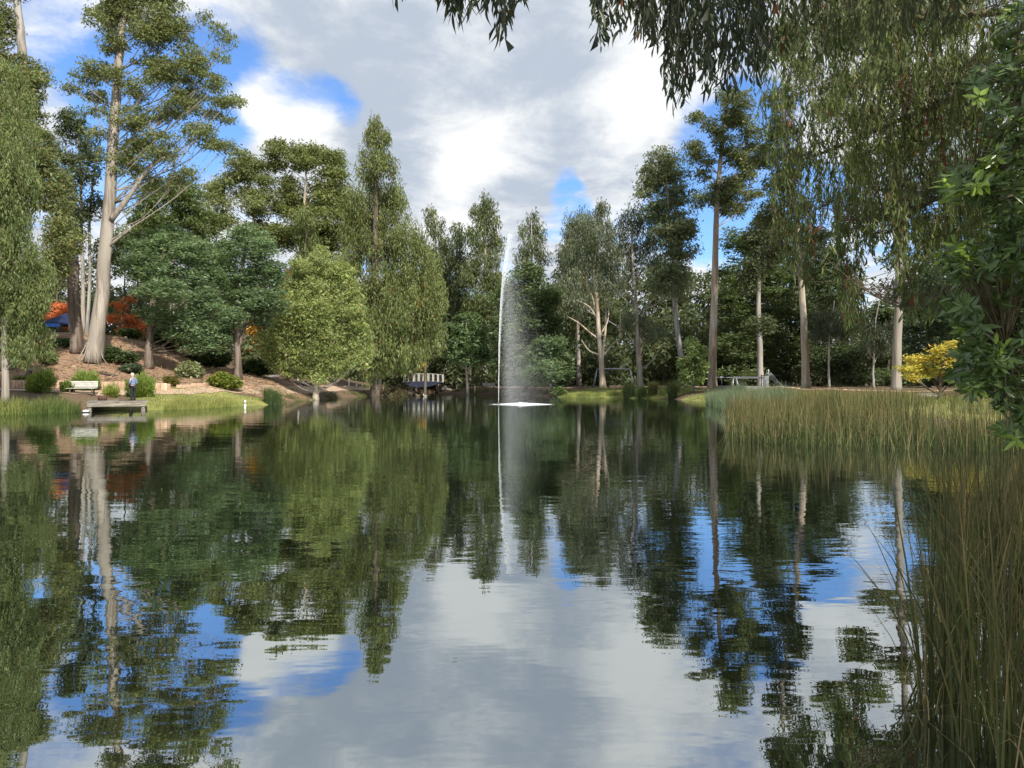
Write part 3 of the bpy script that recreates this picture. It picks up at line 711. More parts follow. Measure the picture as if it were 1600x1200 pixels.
# right grove, in shade
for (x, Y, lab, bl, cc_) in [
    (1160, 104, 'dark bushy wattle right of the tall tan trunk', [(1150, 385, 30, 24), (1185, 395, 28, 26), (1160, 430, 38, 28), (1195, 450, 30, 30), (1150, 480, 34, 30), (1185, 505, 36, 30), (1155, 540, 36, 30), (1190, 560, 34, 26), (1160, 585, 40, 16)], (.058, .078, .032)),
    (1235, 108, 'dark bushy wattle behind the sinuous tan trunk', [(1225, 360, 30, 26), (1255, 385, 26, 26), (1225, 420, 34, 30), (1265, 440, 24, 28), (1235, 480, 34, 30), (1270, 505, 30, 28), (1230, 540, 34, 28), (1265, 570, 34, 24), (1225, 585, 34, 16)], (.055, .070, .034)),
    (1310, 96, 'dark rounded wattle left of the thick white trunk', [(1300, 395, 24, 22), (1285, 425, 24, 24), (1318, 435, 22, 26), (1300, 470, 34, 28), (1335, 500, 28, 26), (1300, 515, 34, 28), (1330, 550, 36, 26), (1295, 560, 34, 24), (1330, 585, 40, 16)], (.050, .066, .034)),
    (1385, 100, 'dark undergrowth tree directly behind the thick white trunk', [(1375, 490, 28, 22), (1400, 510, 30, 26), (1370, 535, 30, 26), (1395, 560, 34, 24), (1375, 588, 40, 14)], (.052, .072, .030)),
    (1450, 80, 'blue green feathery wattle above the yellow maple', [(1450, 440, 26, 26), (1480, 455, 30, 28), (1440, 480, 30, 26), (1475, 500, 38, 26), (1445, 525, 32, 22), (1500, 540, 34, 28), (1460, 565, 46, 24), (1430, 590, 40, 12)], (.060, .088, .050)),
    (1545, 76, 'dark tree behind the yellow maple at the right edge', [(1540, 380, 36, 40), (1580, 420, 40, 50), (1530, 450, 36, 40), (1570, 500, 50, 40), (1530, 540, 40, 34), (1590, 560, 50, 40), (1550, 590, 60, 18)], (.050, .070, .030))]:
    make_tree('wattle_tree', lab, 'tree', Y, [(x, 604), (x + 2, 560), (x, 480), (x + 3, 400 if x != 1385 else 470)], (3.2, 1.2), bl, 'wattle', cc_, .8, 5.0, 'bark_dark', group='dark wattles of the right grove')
make_tree('gum_tree', 'sinuous tan trunked gum rising out of the long low wall', 'tree', 75, [(1259, 611), (1257, 560), (1253, 500), (1248, 420), (1242, 340), (1232, 260), (1222, 170), (1225, 100)], (6.2, 2.0),
          [(1225, 200, 28, 22), (1205, 240, 24, 20), (1240, 255, 26, 20), (1215, 290, 28, 24), (1245, 320, 26, 20), (1205, 335, 20, 22), (1230, 150, 26, 20), (1255, 110, 26, 20), (1275, 375, 22, 18), (1235, 60, 30, 30)], 'euc', (.085, .100, .048), .75, 4.8, 'bark_tan')
make_tree('gum_tree', 'thick white trunked gum behind the yellow maple', 'tree', 62, [(1401, 614), (1401, 560), (1402, 480), (1404, 380), (1406, 260), (1410, 130), (1414, 0), (1420, -120)], (7.2, 3.5),
          [(1330, 130, 34, 22), (1380, 100, 40, 26), (1430, 130, 40, 26), (1300, 170, 28, 18), (1350, 190, 36, 22), (1450, 200, 40, 28), (1400, 230, 36, 24), (1340, 255, 30, 18), (1470, 280, 34, 28), (1420, 310, 30, 24), (1375, 330, 24, 18), (1460, 360, 36, 28), (1490, 120, 40, 34), (1400, 30, 60, 40), (1330, 40, 44, 34), (1480, 30, 50, 40), (1370, -50, 60, 40), (1450, -60, 60, 40), (1300, -20, 40, 30), (1500, 330, 36, 40)],
          'euc', (.110, .130, .056), .75, 5.2, 'bark_pale', limb_k=.18)
make_tree('gum_tree', 'pale trunked gum standing behind the grey slide', 'tree', 88, [(1189, 609), (1188, 570), (1187, 520), (1186, 440), (1190, 340)], (5.4, 2.5),
          [(1195, 345, 22, 20), (1180, 370, 20, 20), (1210, 380, 20, 22), (1190, 410, 26, 22), (1175, 440, 20, 20), (1190, 505, 24, 16)], 'euc', (.075, .092, .045), .8, 4.6, 'bark_grey')
make_tree('yellow_maple', 'low spreading yellow maple in front of the thick white trunk', 'tree', 41, [(1467, 622), (1467, 600), (1469, 580), (1478, 555)], (2.6, 1.2),
          [(1498, 540, 26, 8), (1470, 552, 24, 8), (1512, 555, 30, 9), (1445, 564, 22, 8), (1485, 568, 34, 9), (1428, 576, 16, 8), (1460, 582, 28, 8), (1515, 578, 26, 9), (1490, 592, 20, 6), (1422, 590, 8, 7), (1535, 545, 20, 10)],
          'wattle', (.31, .255, .062), 1.0, 4.6, 'bark_brown', sub_px=9, rare=(.2, .25, .05), rare_p=.12, limb_k=.5)
make_tree('golden_shrub', 'deep golden bush beneath the right end of the yellow maple', 'shrub', 45, [(1548, 622), (1548, 605), (1550, 590)], (2.0, 1.0),
          [(1535, 598, 16, 12), (1555, 592, 20, 12), (1548, 606, 24, 9)], 'broad', (.30, .19, .025), .9, 5.2, 'bark_dark', sub_px=8)
for x, y1, lab in [(1365, 575, 'young thin grey stemmed tree left of the thick white trunk'), (1295, 555, 'young grey stemmed tree right of the sinuous tan trunk')]:
    make_tree('young_tree', lab, 'tree', 72, [(x, 608), (x, 570), (x + 1, 520), (x + 8, 470)], (2.0, .7),
              [(x - 10, y1 - 60, 16, 10), (x + 18, y1 - 62, 18, 10), (x + 2, y1 - 42, 24, 10), (x - 14, y1 - 30, 16, 8), (x + 20, y1 - 34, 16, 9)], 'weep', (.06, .07, .045), .7, 4.6, 'bark_grey', sub_px=8)
print('tree leaves', TRI[0])

# far wood that reads as one mass
def forest(name, label, spans, col):
    V, Cc, k = [], [], 3
    tb = MB()
    for (x0, x1, yt, yb, Y, n) in spans:
        bl = []
        for i in range(n):
            cx = x0 + (x1 - x0) * (i + rng.uniform(.1, .9)) / n
            top = yt + rng.normal(0, 14)
            for cy in np.arange(top + 18, yb, 26):
                bl.append((cx + rng.normal(0, 8), cy, rng.uniform(20, 32), rng.uniform(16, 24)))
            s_ = Y / F
            Yk = Y + rng.uniform(-8, 8)
            p = P(cx, 600, Yk); p[2] = G(p[0], Yk) - .2
            q = P(cx + rng.normal(0, 5), top + 10, Yk)
            tb.tube([p, (p + q) / 2 + rng.normal(0, .3, 3), q], [2.6 * s_, 1.8 * s_, .5 * s_], 6, cap=False)
        pos, D, S, L, W_, cid, cc, bc = blob_leaves(bl, Y, 'euc', .30, 6.6, sub_px=13, depth_jit=1.4)
        cols = col_var(col, len(pos), val=.25); cols *= (1 + rng.normal(0, .2, len(cc))).clip(.5, 1.6)[cid][:, None]
        v, k = leaf_verts(pos, D, S, L, W_)
        V.append(v); Cc.append(cols)
    root = empty(name, (0, 0, 0), label, 'forest'); root['kind'] = 'stuff'
    me = np_mesh('foliage', np.vstack(V), 3, np.vstack(Cc).clip(.004, .9), MAT['leaf'])
    tag(link('foliage', me, root), kind='stuff')
    tag(tb.build('stems', MAT['bark_dark'], root), kind='stuff')
    TRI[0] += sum(map(len, Cc))
forest('forest', 'dark far wood filling the gaps behind the trees around the pond',
       [(-120, 230, 420, 560, 100, 12), (230, 480, 420, 575, 112, 10), (460, 700, 440, 590, 142, 9), (640, 900, 450, 590, 152, 10), (860, 1140, 440, 600, 138, 12), (1120, 1340, 430, 600, 124, 9), (1340, 1420, 500, 600, 118, 4), (1420, 1720, 380, 600, 110, 12),
        (620, 920, 490, 600, 132, 9), (900, 1180, 480, 602, 118, 9), (-120, 430, 455, 556, 94, 15), (400, 640, 535, 606, 140, 10), (640, 900, 545, 612, 146, 11), (860, 1220, 545, 612, 128, 13), (1180, 1640, 545, 612, 116, 16)], (.098, .122, .058))
print('leaves', TRI[0])

# ------------------------------------------------------------------ grasses, reeds, shrubs
def blades(name, label, pos, h, lean, wid, c_low, c_tip, cat, seg=3, mix=None, droop=0.35, parent=None, kind='stuff', val=.2, base=None):
    n = len(pos)
    h = np.broadcast_to(h, n); wid = np.broadcast_to(wid, n)
    az = rng.uniform(0, 2 * math.pi, n)
    ln = np.abs(rng.normal(0, lean, n))
    dirh = np.stack([np.cos(az), np.sin(az), np.zeros(n)], 1)
    fa = rng.uniform(0, math.pi, n)
    side = np.stack([np.cos(fa), np.sin(fa), np.zeros(n)], 1)
    V = np.zeros((n, 2 * seg + 1, 3)); COL = np.zeros((n, 2 * seg + 1, 4)); COL[..., 3] = 1
    mixv = rng.random(n) ** 1.8 if mix is None else mix
    cl_, ct_ = np.asarray(c_low, float), np.asarray(c_tip, float)
    bright = (1 + rng.normal(0, val, n)).clip(.5, 1.6)[:, None]
    for k in range(seg + 1):
        t_ = k / seg
        p = pos + np.array([0, 0, 1.0]) * (h * t_ * (1 - droop * ln * t_ ** 2))[:, None] + dirh * (h * ln * t_ ** 1.7)[:, None]
        w_ = (wid * (1 - t_ * .75) * .5)[:, None]
        g = (t_ ** 1.5 * (0.1 + 1.1 * mixv)).clip(0, 1)[:, None]
        cc = (cl_ * (1 - g) + ct_ * g) * bright
        if k < seg:
            V[:, 2 * k] = p - side * w_; V[:, 2 * k + 1] = p + side * w_
            COL[:, 2 * k, :3] = cc; COL[:, 2 * k + 1, :3] = cc
        else:
            V[:, 2 * seg] = p; COL[:, 2 * seg, :3] = cc
    fq = []
    m_ = 2 * seg + 1
    for k in range(seg - 1): fq.append((2 * k, 2 * k + 1, 2 * k + 3, 2 * k + 2))
    off = (np.arange(n) * m_)[:, None]
    quads = np.concatenate([off + np.array(q)[None] for q in fq], 0) if fq else np.zeros((0, 4), int)
    tris = off + np.array((2 * seg - 2, 2 * seg - 1, 2 * seg))[None]
    me = bpy.data.meshes.new(name)
    if base is not None: V = V - np.asarray(base)
    me.vertices.add(n * m_); me.vertices.foreach_set('co', V.astype(np.float32).ravel())
    lv = np.concatenate([quads.ravel(), tris.ravel()]).astype(np.int32)
    me.loops.add(len(lv)); me.loops.foreach_set('vertex_index', lv)
    ls = np.concatenate([np.arange(len(quads)) * 4, len(quads) * 4 + np.arange(len(tris)) * 3]).astype(np.int32)
    me.polygons.add(len(ls)); me.polygons.foreach_set('loop_start', ls)
    me.update(calc_edges=True)
    at = me.attributes.new('tint', 'FLOAT_COLOR', 'POINT'); at.data.foreach_set('color', COL.astype(np.float32).ravel())
    me.materials.append(MAT['blade'])
    TRI[0] += len(quads) * 2 + len(tris)
    o = link(name, me, parent)
    if parent is None: tag(o, label, cat)
    if kind: tag(o, kind=kind)
    return o

def scatter(poly, n, clump=0.0, ncl=0):
    poly = np.asarray(poly, float)
    lo, hi = poly.min(0), poly.max(0)
    out = np.zeros((0, 2))
    cen = None
    while len(out) < n:
        if ncl:
            if cen is None: cen = lo + (hi - lo) * rng.random((ncl, 2))
            q = cen[rng.integers(0, ncl, n)] + rng.normal(0, clump, (n, 2))
        else:
            q = lo + (hi - lo) * rng.random((n, 2))
        ins = np.zeros(len(q), bool)
        for i in range(len(poly)):
            a, b_ = poly[i], poly[(i + 1) % len(poly)]
            c = ((a[1] <= q[:, 1]) & (b_[1] > q[:, 1])) | ((b_[1] <= q[:, 1]) & (a[1] > q[:, 1]))
            xx = a[0] + (q[:, 1] - a[1]) / (b_[1] - a[1] + 1e-12) * (b_[0] - a[0])
            ins ^= c & (q[:, 0] < xx)
        out = np.vstack([out, q[ins]])
    out = out[:n]
    return np.column_stack([out, np.maximum(ground(out[:, 0], out[:, 1]), -.25)])

# big reed bed on the right
bed = [(6.6, 23.2), (8.4, 20.4), (12.3, 19.2), (17, 20.5), (20, 25), (15, 27), (14, 32), (14.5, 38), (11.5, 39), (8.8, 31)]
p_ = scatter(bed, 8500, .28, 430)
blades('reed_bed', 'broad bed of green reeds with tan tips on the right bank', p_, rng.uniform(.75, 1.8, len(p_)) * (1 + .12 * np.sin(p_[:, 0] * 2.1) * np.sin(p_[:, 1] * 1.7)), .19, .024, (.036, .062, .018), (.27, .19, .085), 'reeds')
p_ = scatter(bed, 1100)
blades('dead_reeds', 'pale dead stalks leaning among the broad right reed bed', p_, rng.uniform(.7, 1.5, len(p_)), .55, .012, (.28, .22, .12), (.33, .26, .14), 'reeds')
bed2 = [(12.0, 40), (15, 39), (18.4, 56), (19.5, 66), (16.8, 66), (15.3, 58)]
p_ = scatter(bed2, 6500, .5, 130)
blades('reed_bed', 'blue grey reed clump at the far end of the reed bed', p_, rng.uniform(1.1, 1.9, len(p_)), .30, .024, (.10, .14, .075), (.19, .22, .14), 'reeds')
bed2b = [(14.5, 39), (16, 31), (20, 26), (23, 30), (22, 44), (22, 60), (19.5, 60), (17, 46)]
p_ = scatter(bed2b, 5000, .5, 120)
blades('reed_bed', 'tan rushes on the bank between the reed bed and the long low wall', p_, rng.uniform(.5, 1.0, len(p_)), .25, .02, (.09, .12, .04), (.30, .22, .10), 'reeds')
# rushes by the camera
bed3 = [(2.1, 3.2), (3.2, 3.2), (4.6, 5.4), (6.6, 7.8), (10.5, 10.2), (10, 10.9), (5.5, 9.2), (4.2, 7.4), (2.9, 5.2), (2.25, 4.2)]
p_ = scatter(bed3, 1600, .13, 80)
blades('rush_clump', 'tall green rushes standing at the near right corner', p_, rng.uniform(.7, 1.75, len(p_)), .2, .0155, (.070, .088, .027), (.25, .185, .085), 'reeds', seg=5, val=.25)
p_ = scatter(bed3, 950, .16, 60)
blades('dead_rushes', 'dry brown rush stalks tangled through the near right rushes', p_, rng.uniform(.4, 1.35, len(p_)), .40, .011, (.24, .175, .085), (.31, .235, .12), 'reeds', seg=5)
p_ = scatter([(2.0, 3.0), (3.3, 3.0), (4.4, 5.5), (3.2, 5.5), (2.2, 4.4)], 170)
p_[:, 2] = np.maximum(p_[:, 2], 0) + .02
blades('fallen_stalks', 'fallen straw coloured stalks lying over the water at the near right', p_, rng.uniform(.35, .8, len(p_)), .95, .007, (.36, .27, .14), (.42, .32, .18), 'reeds', seg=4, droop=.42)

# left shore sedges
for poly, n, lab, hh, cl_, ct_ in [
    ([(-36, 38.5), (-29.5, 41), (-27.6, 44), (-28.6, 45.5), (-33, 43), (-37, 41)], 3600, 'yellow green sedge fringe along the left shore before the jetty', (.4, .9), (.13, .17, .04), (.27, .25, .09)),
    ([(-28.0, 43.2), (-26.5, 45.2), (-26.7, 47), (-28.3, 45.8)], 1500, 'dark green sedge clump left of the jetty', (.7, 1.25), (.075, .115, .028), (.17, .19, .06)),
    ([(-22.9, 49.3), (-21.6, 51.0), (-20.6, 57.6), (-21.2, 58.4), (-23.4, 53)], 2600, 'straw tipped sedge right of the jetty', (.35, .8), (.15, .19, .04), (.34, .28, .11)),
    ([(-19.4, 61.2), (-20.4, 72), (-20.4, 84), (-18.8, 99), (-17.8, 112), (-18.8, 113), (-20.2, 100), (-22, 84), (-21.9, 72), (-20.6, 62)], 3400, 'sparse brownish grass along the shore under the round bright tree', (.15, .5), (.10, .115, .04), (.24, .19, .10)),
    ([(-10.5, 121.5), (-4, 112.5), (1, 104.5), (5.5, 95.5), (6.6, 96.5), (2, 106.5), (-3.5, 114.5), (-10, 123.5)], 2200, 'low green and brown bank grass behind the fountain', (.2, .6), (.11, .14, .045), (.25, .21, .09)),
    ([(5.5, 92), (12, 87.4), (17.5, 83.4), (17.6, 85), (12, 89.6), (6, 94)], 2200, 'short green sedge along the far right shore', (.3, .65), (.11, .15, .035), (.24, .23, .08))]:
    p_ = scatter(poly, n, .4, 60)
    blades('sedge', lab, p_, rng.uniform(hh[0], hh[1], len(p_)), .3, .028, cl_, ct_, 'sedge')
# leaves fallen on the water
n = 44
wx, wy = rng.uniform(-9, 6, n * 3), rng.uniform(3.5, 26, n * 3)
k = (sdist(wx, wy) < -.4) & (np.abs(wx) < wy * .66); wx, wy = wx[k][:n], wy[k][:n]; n = len(wx)
D = rng.normal(size=(n, 3)); D[:, 2] = 0; S = rng.normal(size=(n, 3)); S[:, 2] = 0
v, kk = leaf_verts(np.column_stack([wx, wy, np.full(n, .012)]), D, S, rng.uniform(.04, .09, n), rng.uniform(.008, .016, n), True)
tag(link('floating_leaves', np_mesh('floating_leaves', v, kk, col_var((.34, .28, .16), n, val=.3), MAT['leaf'])), 'small fallen leaves floating scattered on the pond', 'leaves', kind='stuff')
# lawns
gx_, gy_ = rng.uniform(-30, 26, 260000), rng.uniform(36, 100, 260000)
k = rng.random(260000) < lawn_mask(gx_, gy_)
gx_, gy_ = gx_[k], gy_[k]
k = sdist(gx_, gy_) > .2
p_ = np.column_stack([gx_[k], gy_[k], ground(gx_[k], gy_[k]) - .01])[:26000]
blades('lawn_grass', 'short bright green lawn grass on the banks', p_, rng.uniform(.07, .2, len(p_)), .5, .035, (.14, .165, .045), (.25, .255, .085), 'grass', seg=2)

# bark litter and fallen sticks on the mulch slope
mx_, my_ = rng.uniform(-44, -18, 60000), rng.uniform(55, 80, 60000)
k = rng.random(60000) < mulch_mask(mx_, my_) * .55
mx_, my_ = mx_[k][:11000], my_[k][:11000]
pos = np.column_stack([mx_, my_, ground(mx_, my_) + .03])
n = len(pos)
D = rng.normal(size=(n, 3)); D[:, 2] *= .25
S = rng.normal(size=(n, 3))
v, kk = leaf_verts(pos, D, S, rng.uniform(.15, .7, n), rng.uniform(.03, .10, n), True)
cols = col_var((.32, .22, .15), n, val=.4, rare=(.5, .4, .3), rare_p=.15)
tag(link('bark_litter', np_mesh('bark_litter', v, kk, cols, MAT['leaf'])), 'reddish bark strips and sticks littering the mulch slope', 'litter', kind='stuff')

def shrub(name, label, px, Y, rx, ry, kind, col, lpx=4.2, n=1.0, up=False, cat='shrub', tip=None):
    """rounded bush: rx, ry half width and full height in pixels"""
    s_ = Y / F
    x = (px - 800) * s_
    z = G(x, Y)
    root = empty(name, (x, Y, z), label, cat)
    cyp = HZ - (z - CH) / s_
    if kind == 'grass':
        nb_ = int(900 * n)
        th = rng.uniform(0, 2 * math.pi, nb_); rr = np.sqrt(rng.random(nb_)) * rx * s_ * .55
        pp = np.column_stack([x + rr * np.cos(th), Y + rr * np.sin(th), np.full(nb_, z)])
        pp[:, 2] = ground(pp[:, 0], pp[:, 1])
        blades('foliage', None, pp, rng.uniform(.75, 1.1, nb_) * ry * s_, .42, .03, col, tip, None, seg=3, parent=root, base=(x, Y, z), droop=.2)
    else:
        bl = []
        for i in range(7):
            a = rng.uniform(-1, 1)
            bl.append((px + a * rx * .6, cyp - ry * rng.uniform(.3, .68) * (1 - .3 * abs(a)), rx * .46, ry * .34))
        bl.append((px, cyp - ry * .45, rx * .75, ry * .45))
        pos, D, S, L, W_, cid, cc, bc = blob_leaves(bl, Y, kind, .85 * n, lpx, sub_px=5.5, depth_jit=.5)
        if up: D = D * .5 + np.array([0, 0, .9]) + .7 * unit(pos - np.array([x, Y, z]))
        pos[:, 2] = np.maximum(pos[:, 2], z + .03)
        cols = col_var(col, len(pos), val=.18)
        if tip is not None:
            k_ = rng.random(len(pos)) < .4; cols[k_] = col_var(tip, k_.sum(), val=.15)
        v, kk = leaf_verts(pos - np.array([x, Y, z]), D, S, L, W_)
        TRI[0] += len(pos)
        link('foliage', np_mesh('foliage', v, kk, cols, MAT['leaf']), root)
        tb = MB()
        for i in range(6):
            e = cc[rng.integers(len(cc))] - np.array([x, Y, z])
            tb.tube([(rng.normal(0, .05), rng.normal(0, .05), -.05), e * .5, e], [.035, .025, .01], 5, cap=False)
        tb.build('stem', MAT['bark_dark'], root)
    return root
VIV = (.165, .235, .050)
shrub('soft_shrub', 'vivid green rounded bush left of the bench', 67, 51.5, 23, 34, 'weep', VIV, 4.4, 1.4, up=True, tip=(.24, .30, .08))
shrub('soft_shrub', 'vivid green rounded bush behind the bench', 132, 54.5, 21, 30, 'weep', VIV, 4.2, 1.4, up=True, tip=(.24, .30, .08))
shrub('soft_shrub', 'vivid green rounded bush right behind the standing person', 219, 54.0, 20, 33, 'weep', VIV, 4.2, 1.4, up=True, tip=(.25, .31, .08))
shrub('low_plant', 'low yellow green plant between the bench and the jetty', 172, 53, 14, 13, 'weep', (.20, .26, .05), 4.2, 1.0, up=True, tip=(.28, .31, .09))
shrub('low_plant', 'small leafy plant just left of the bench', 104, 52.5, 9, 16, 'broad', (.13, .18, .045), 3.8, 1.0, up=True)
shrub('pale_leafy_shrub', 'pale variegated shrub at the foot of the hedge', 296, 67, 18, 30, 'broad', (.20, .23, .11), 4.0, 1.1, tip=(.34, .36, .22))
shrub('clipped_bush', 'clipped mounded yellow green bush by the path', 350, 64.5, 26, 25, 'broad', (.16, .20, .035), 3.4, 1.5, tip=(.22, .26, .05))
shrub('brownish_bush', 'small brownish green bush on the mulch slope', 264, 61, 14, 16, 'broad', (.13, .13, .035), 3.6, 1.1, tip=(.2, .17, .05))
shrub('low_plant', 'lone low leafy plant on the mulch beneath the weeping gum', 35, 58, 12, 10, 'broad', (.19, .22, .08), 3.8, .9)
shrub('low_plant', 'pale green leafy plant left of the broken trunk', 74, 64, 16, 24, 'broad', (.18, .23, .10), 4.0, .9)
shrub('dark_shrub', 'dark green undergrowth bush at the foot of the broken trunk', 92, 69, 18, 18, 'wattle', (.07, .105, .04), 4.4, 1.0)
shrub('dark_shrub', 'shadowy low shrub right of the tall pale gum foot', 185, 67.5, 26, 24, 'broad', (.075, .11, .045), 4.2, 1.0)
shrub('dark_shrub', 'bluish low shrub between the pale gum and the blue green tree trunk', 207, 65.5, 16, 16, 'broad', (.09, .12, .07), 4.0, 1.0)
for x, Y, rx, ry, lab in [(196, 78, 22, 15, 'dark clipped hedge mound left of the blue green tree trunk'), (262, 79, 34, 30, 'dark hedge mound directly behind the blue green tree trunk'), (325, 80, 36, 30, 'long dark hedge mound between the two blue green trees'), (400, 82, 30, 26, 'dark hedge mound right of the forked trunk')]:
    shrub('dark_hedge', lab, x, Y, rx, ry, 'broad', (.045, .07, .022), 4.4, 1.1, cat='hedge', tip=(.075, .11, .03))
shrub('flax_clump', 'spiky dark flax clump at the water below the round bright tree', 426, 61.8, 24, 28, 'grass', (.045, .075, .025), .55, tip=(.13, .16, .05))
shrub('flax_clump', 'broad dark arching clump at the far shore near the log edging', 983, 87.6, 15, 22, 'grass', (.06, .09, .03), .5, tip=(.14, .18, .06))
shrub('flax_clump', 'smaller dark arching clump at the far shore below the pale trunk', 1003, 86.4, 10, 18, 'grass', (.055, .085, .03), .4, tip=(.13, .17, .06))
shrub('rush_tuft', 'upright dark rush tuft at the far shore left of the blue grey reeds', 1051, 82.6, 12, 32, 'grass', (.055, .085, .028), .6, tip=(.16, .15, .06))
shrub('rush_tuft', 'fine brown rush tuft right of the far arching clumps', 1020, 86.5, 12, 22, 'grass', (.09, .11, .035), .5, tip=(.2, .18, .07))
shrub('low_plant', 'bright leafy plant at the water right of the dark wattle', 873, 94.5, 11, 16, 'broad', (.12, .17, .05), 3.8, 1.0)
shrub('brushwood', 'bare twiggy thicket under the pointed gum', 614, 99, 26, 34, 'euc', (.13, .09, .06), 3.2, .35, tip=(.10, .12, .05))

# ------------------------------------------------------------------ walls and edgings
def block_wall(name, label, cat, pts, h, thick, step, mt, group=None, zoff=0.0, part='block', jit=.02, hj=.02):
    s_ = spline(pts, 40)
    seg = np.linalg.norm(np.diff(s_, axis=0), axis=1); cum = np.concatenate([[0], np.cumsum(seg)])
    root = empty(name, (s_[0][0], s_[0][1], G(*s_[0])), label, cat, group)
    base = np.array(root.location)
    me_v = []
    for v_ in range(4):
        mb = MB(); mb.box((0, 0, 0), (step * .965, thick, h), bev=min(.03, thick * .12)); me = mb.mesh(part); me.materials.append(mt)
        for q in me.vertices: q.co += Vector((random.uniform(-1, 1), random.uniform(-1, 1), random.uniform(-1, 1))) * .012
        me_v.append(me)
    n_ = int(cum[-1] / step)
    for i in range(n_):
        d = (i + .5) * step
        x, y = np.interp(d, cum, s_[:, 0]), np.interp(d, cum, s_[:, 1])
        x2, y2 = np.interp(d + .1, cum, s_[:, 0]), np.interp(d + .1, cum, s_[:, 1])
        o = link(part, me_v[i % 4], root, Vector((x, y, G(x, y) + h / 2 - .06 + zoff + random.uniform(-hj, hj))) - Vector(base), (random.uniform(-.01, .01), 0, math.atan2(y2 - y, x2 - x) + random.uniform(-jit, jit)))
    return root
block_wall('retaining_wall', 'low salmon timber retaining wall at the foot of the mulch slope', 'wall', [(-40, 53.6), (-33, 55.0), (-29, 56.3), (-26.2, 58.2)], .62, .16, .24, MAT['sleeper'])
block_wall('log_edging', 'pale log edging along the path below the clipped bush', 'edging', [(-26.6, 60), (-25.6, 64), (-25.2, 72)], .3, .2, 1.6, MAT['sleeper'], part='log')
block_wall('long_low_wall', 'long low sandstone wall behind the right reed bed', 'wall', [(24.3, 72), (26.0, 62), (27.2, 52), (28.6, 43)], .46, .3, .33, MAT['sandstone'])
block_wall('log_edging', 'tan log edging at the play area behind the far right lawn', 'edging', [(12.6, 97.5), (16.6, 97)], .42, .25, 1.3, MAT['sleeper'], part='log')
block_wall('log_edging', 'low log edging left of the round bright tree trunk', 'edging', [(-26.2, 92), (-22.4, 92.5)], .3, .25, 1.2, MAT['dark_wood'], part='log')

# ------------------------------------------------------------------ jetty
jx0, jx1, jy0, jy1, jz = -26.05, -22.8, 46.7, 50.6, .60
jet = empty('jetty', ((jx0 + jx1) / 2, jy0, 0), 'weathered grey timber fishing jetty on the left shore', 'jetty', rz=R(26))
jb = np.array(jet.location)
nb_ = 19
pm = []
for v_ in range(3):
    mb = MB(); mb.box((0, 0, 0), (jx1 - jx0 + .14, .185, .05), bev=.008); me = mb.mesh('plank'); me.materials.append(MAT['old_wood']); pm.append(me)
for i in range(nb_):
    yy = jy0 + .1 + i * .2
    link('plank', pm[i % 3], jet, Vector((random.uniform(-.03, .03), yy - jy0, jz + .04 * i / nb_ + random.uniform(-.006, .006))), (0, 0, random.uniform(-.006, .006)))
mb = MB(); mb.box((0, -.03, jz - .16), (jx1 - jx0, .1, .24), bev=.01); mb.build('front_beam', MAT['old_wood'], jet)
for x in (-1.5, 0, 1.5):
    mb = MB(); mb.box((x, 1.9, jz - .13), (.1, 3.7, .18)); mb.build('joist', MAT['dark_wood'], jet)
for x in (-1.5, 1.45):
    for y in (.1, 2.6):
        mb = MB(); mb.tube([(x, y, -.9), (x, y, jz - .05)], [.13, .12], 10, wob=.05); mb.build('post', MAT['old_wood'], jet)
mb = MB(); mb.tube([(.75, .5, -.9), (.75, .5, jz - .05)], [.11, .11], 10, wob=.05); mb.build('post', MAT['dark_wood'], jet)

# bench builder
def bench(px, Y, rz, wdt, label, wood='bench_wood', group=None, slats=4):
    x = (px - 800) / F * Y
    z = G(x, Y)
    r_ = empty('park_bench', (x, Y, z), label, 'bench', group, rz)
    for i in range(slats):
        mb = MB(); mb.box((0, -.2 + i * .125, .44), (wdt, .11, .04), bev=.006); mb.build('seat_slat', MAT[wood], r_)
    for i in range(slats):
        M = Matrix.Rotation(R(-14), 3, 'X')
        mb = MB(); mb.box((0, .27 + i * .03, .54 + i * .118), (wdt, .035, .105), M=M, bev=.006); mb.build('back_slat', MAT[wood], r_)
    for s in (-1, 1):
        mb = MB()
        mb.box((s * wdt * .38, -.17, .2), (.07, .07, .42)); mb.box((s * wdt * .38, .2, .2), (.07, .07, .42)); mb.box((s * wdt * .38, .02, .39), (.06, .5, .06))
        mb.tube([(s * wdt * .38, .27, .4), (s * wdt * .38, .42, .98)], .03, 6)
        mb.build('leg', MAT['dark_wood'], r_)
    return r_
bench(128, 52.3, R(8), 1.85, 'pale grey slatted bench facing the pond near the jetty')
bench(697, 133, R(0), 2.0, 'far bench right of the bridge railing', 'old_wood')
bench(764, 118, R(10), 2.0, 'far bench just left of the fountain jet', 'bench_wood')
bench(806, 116, R(-5), 2.6, 'far bench seen through the fountain spray', 'old_wood')

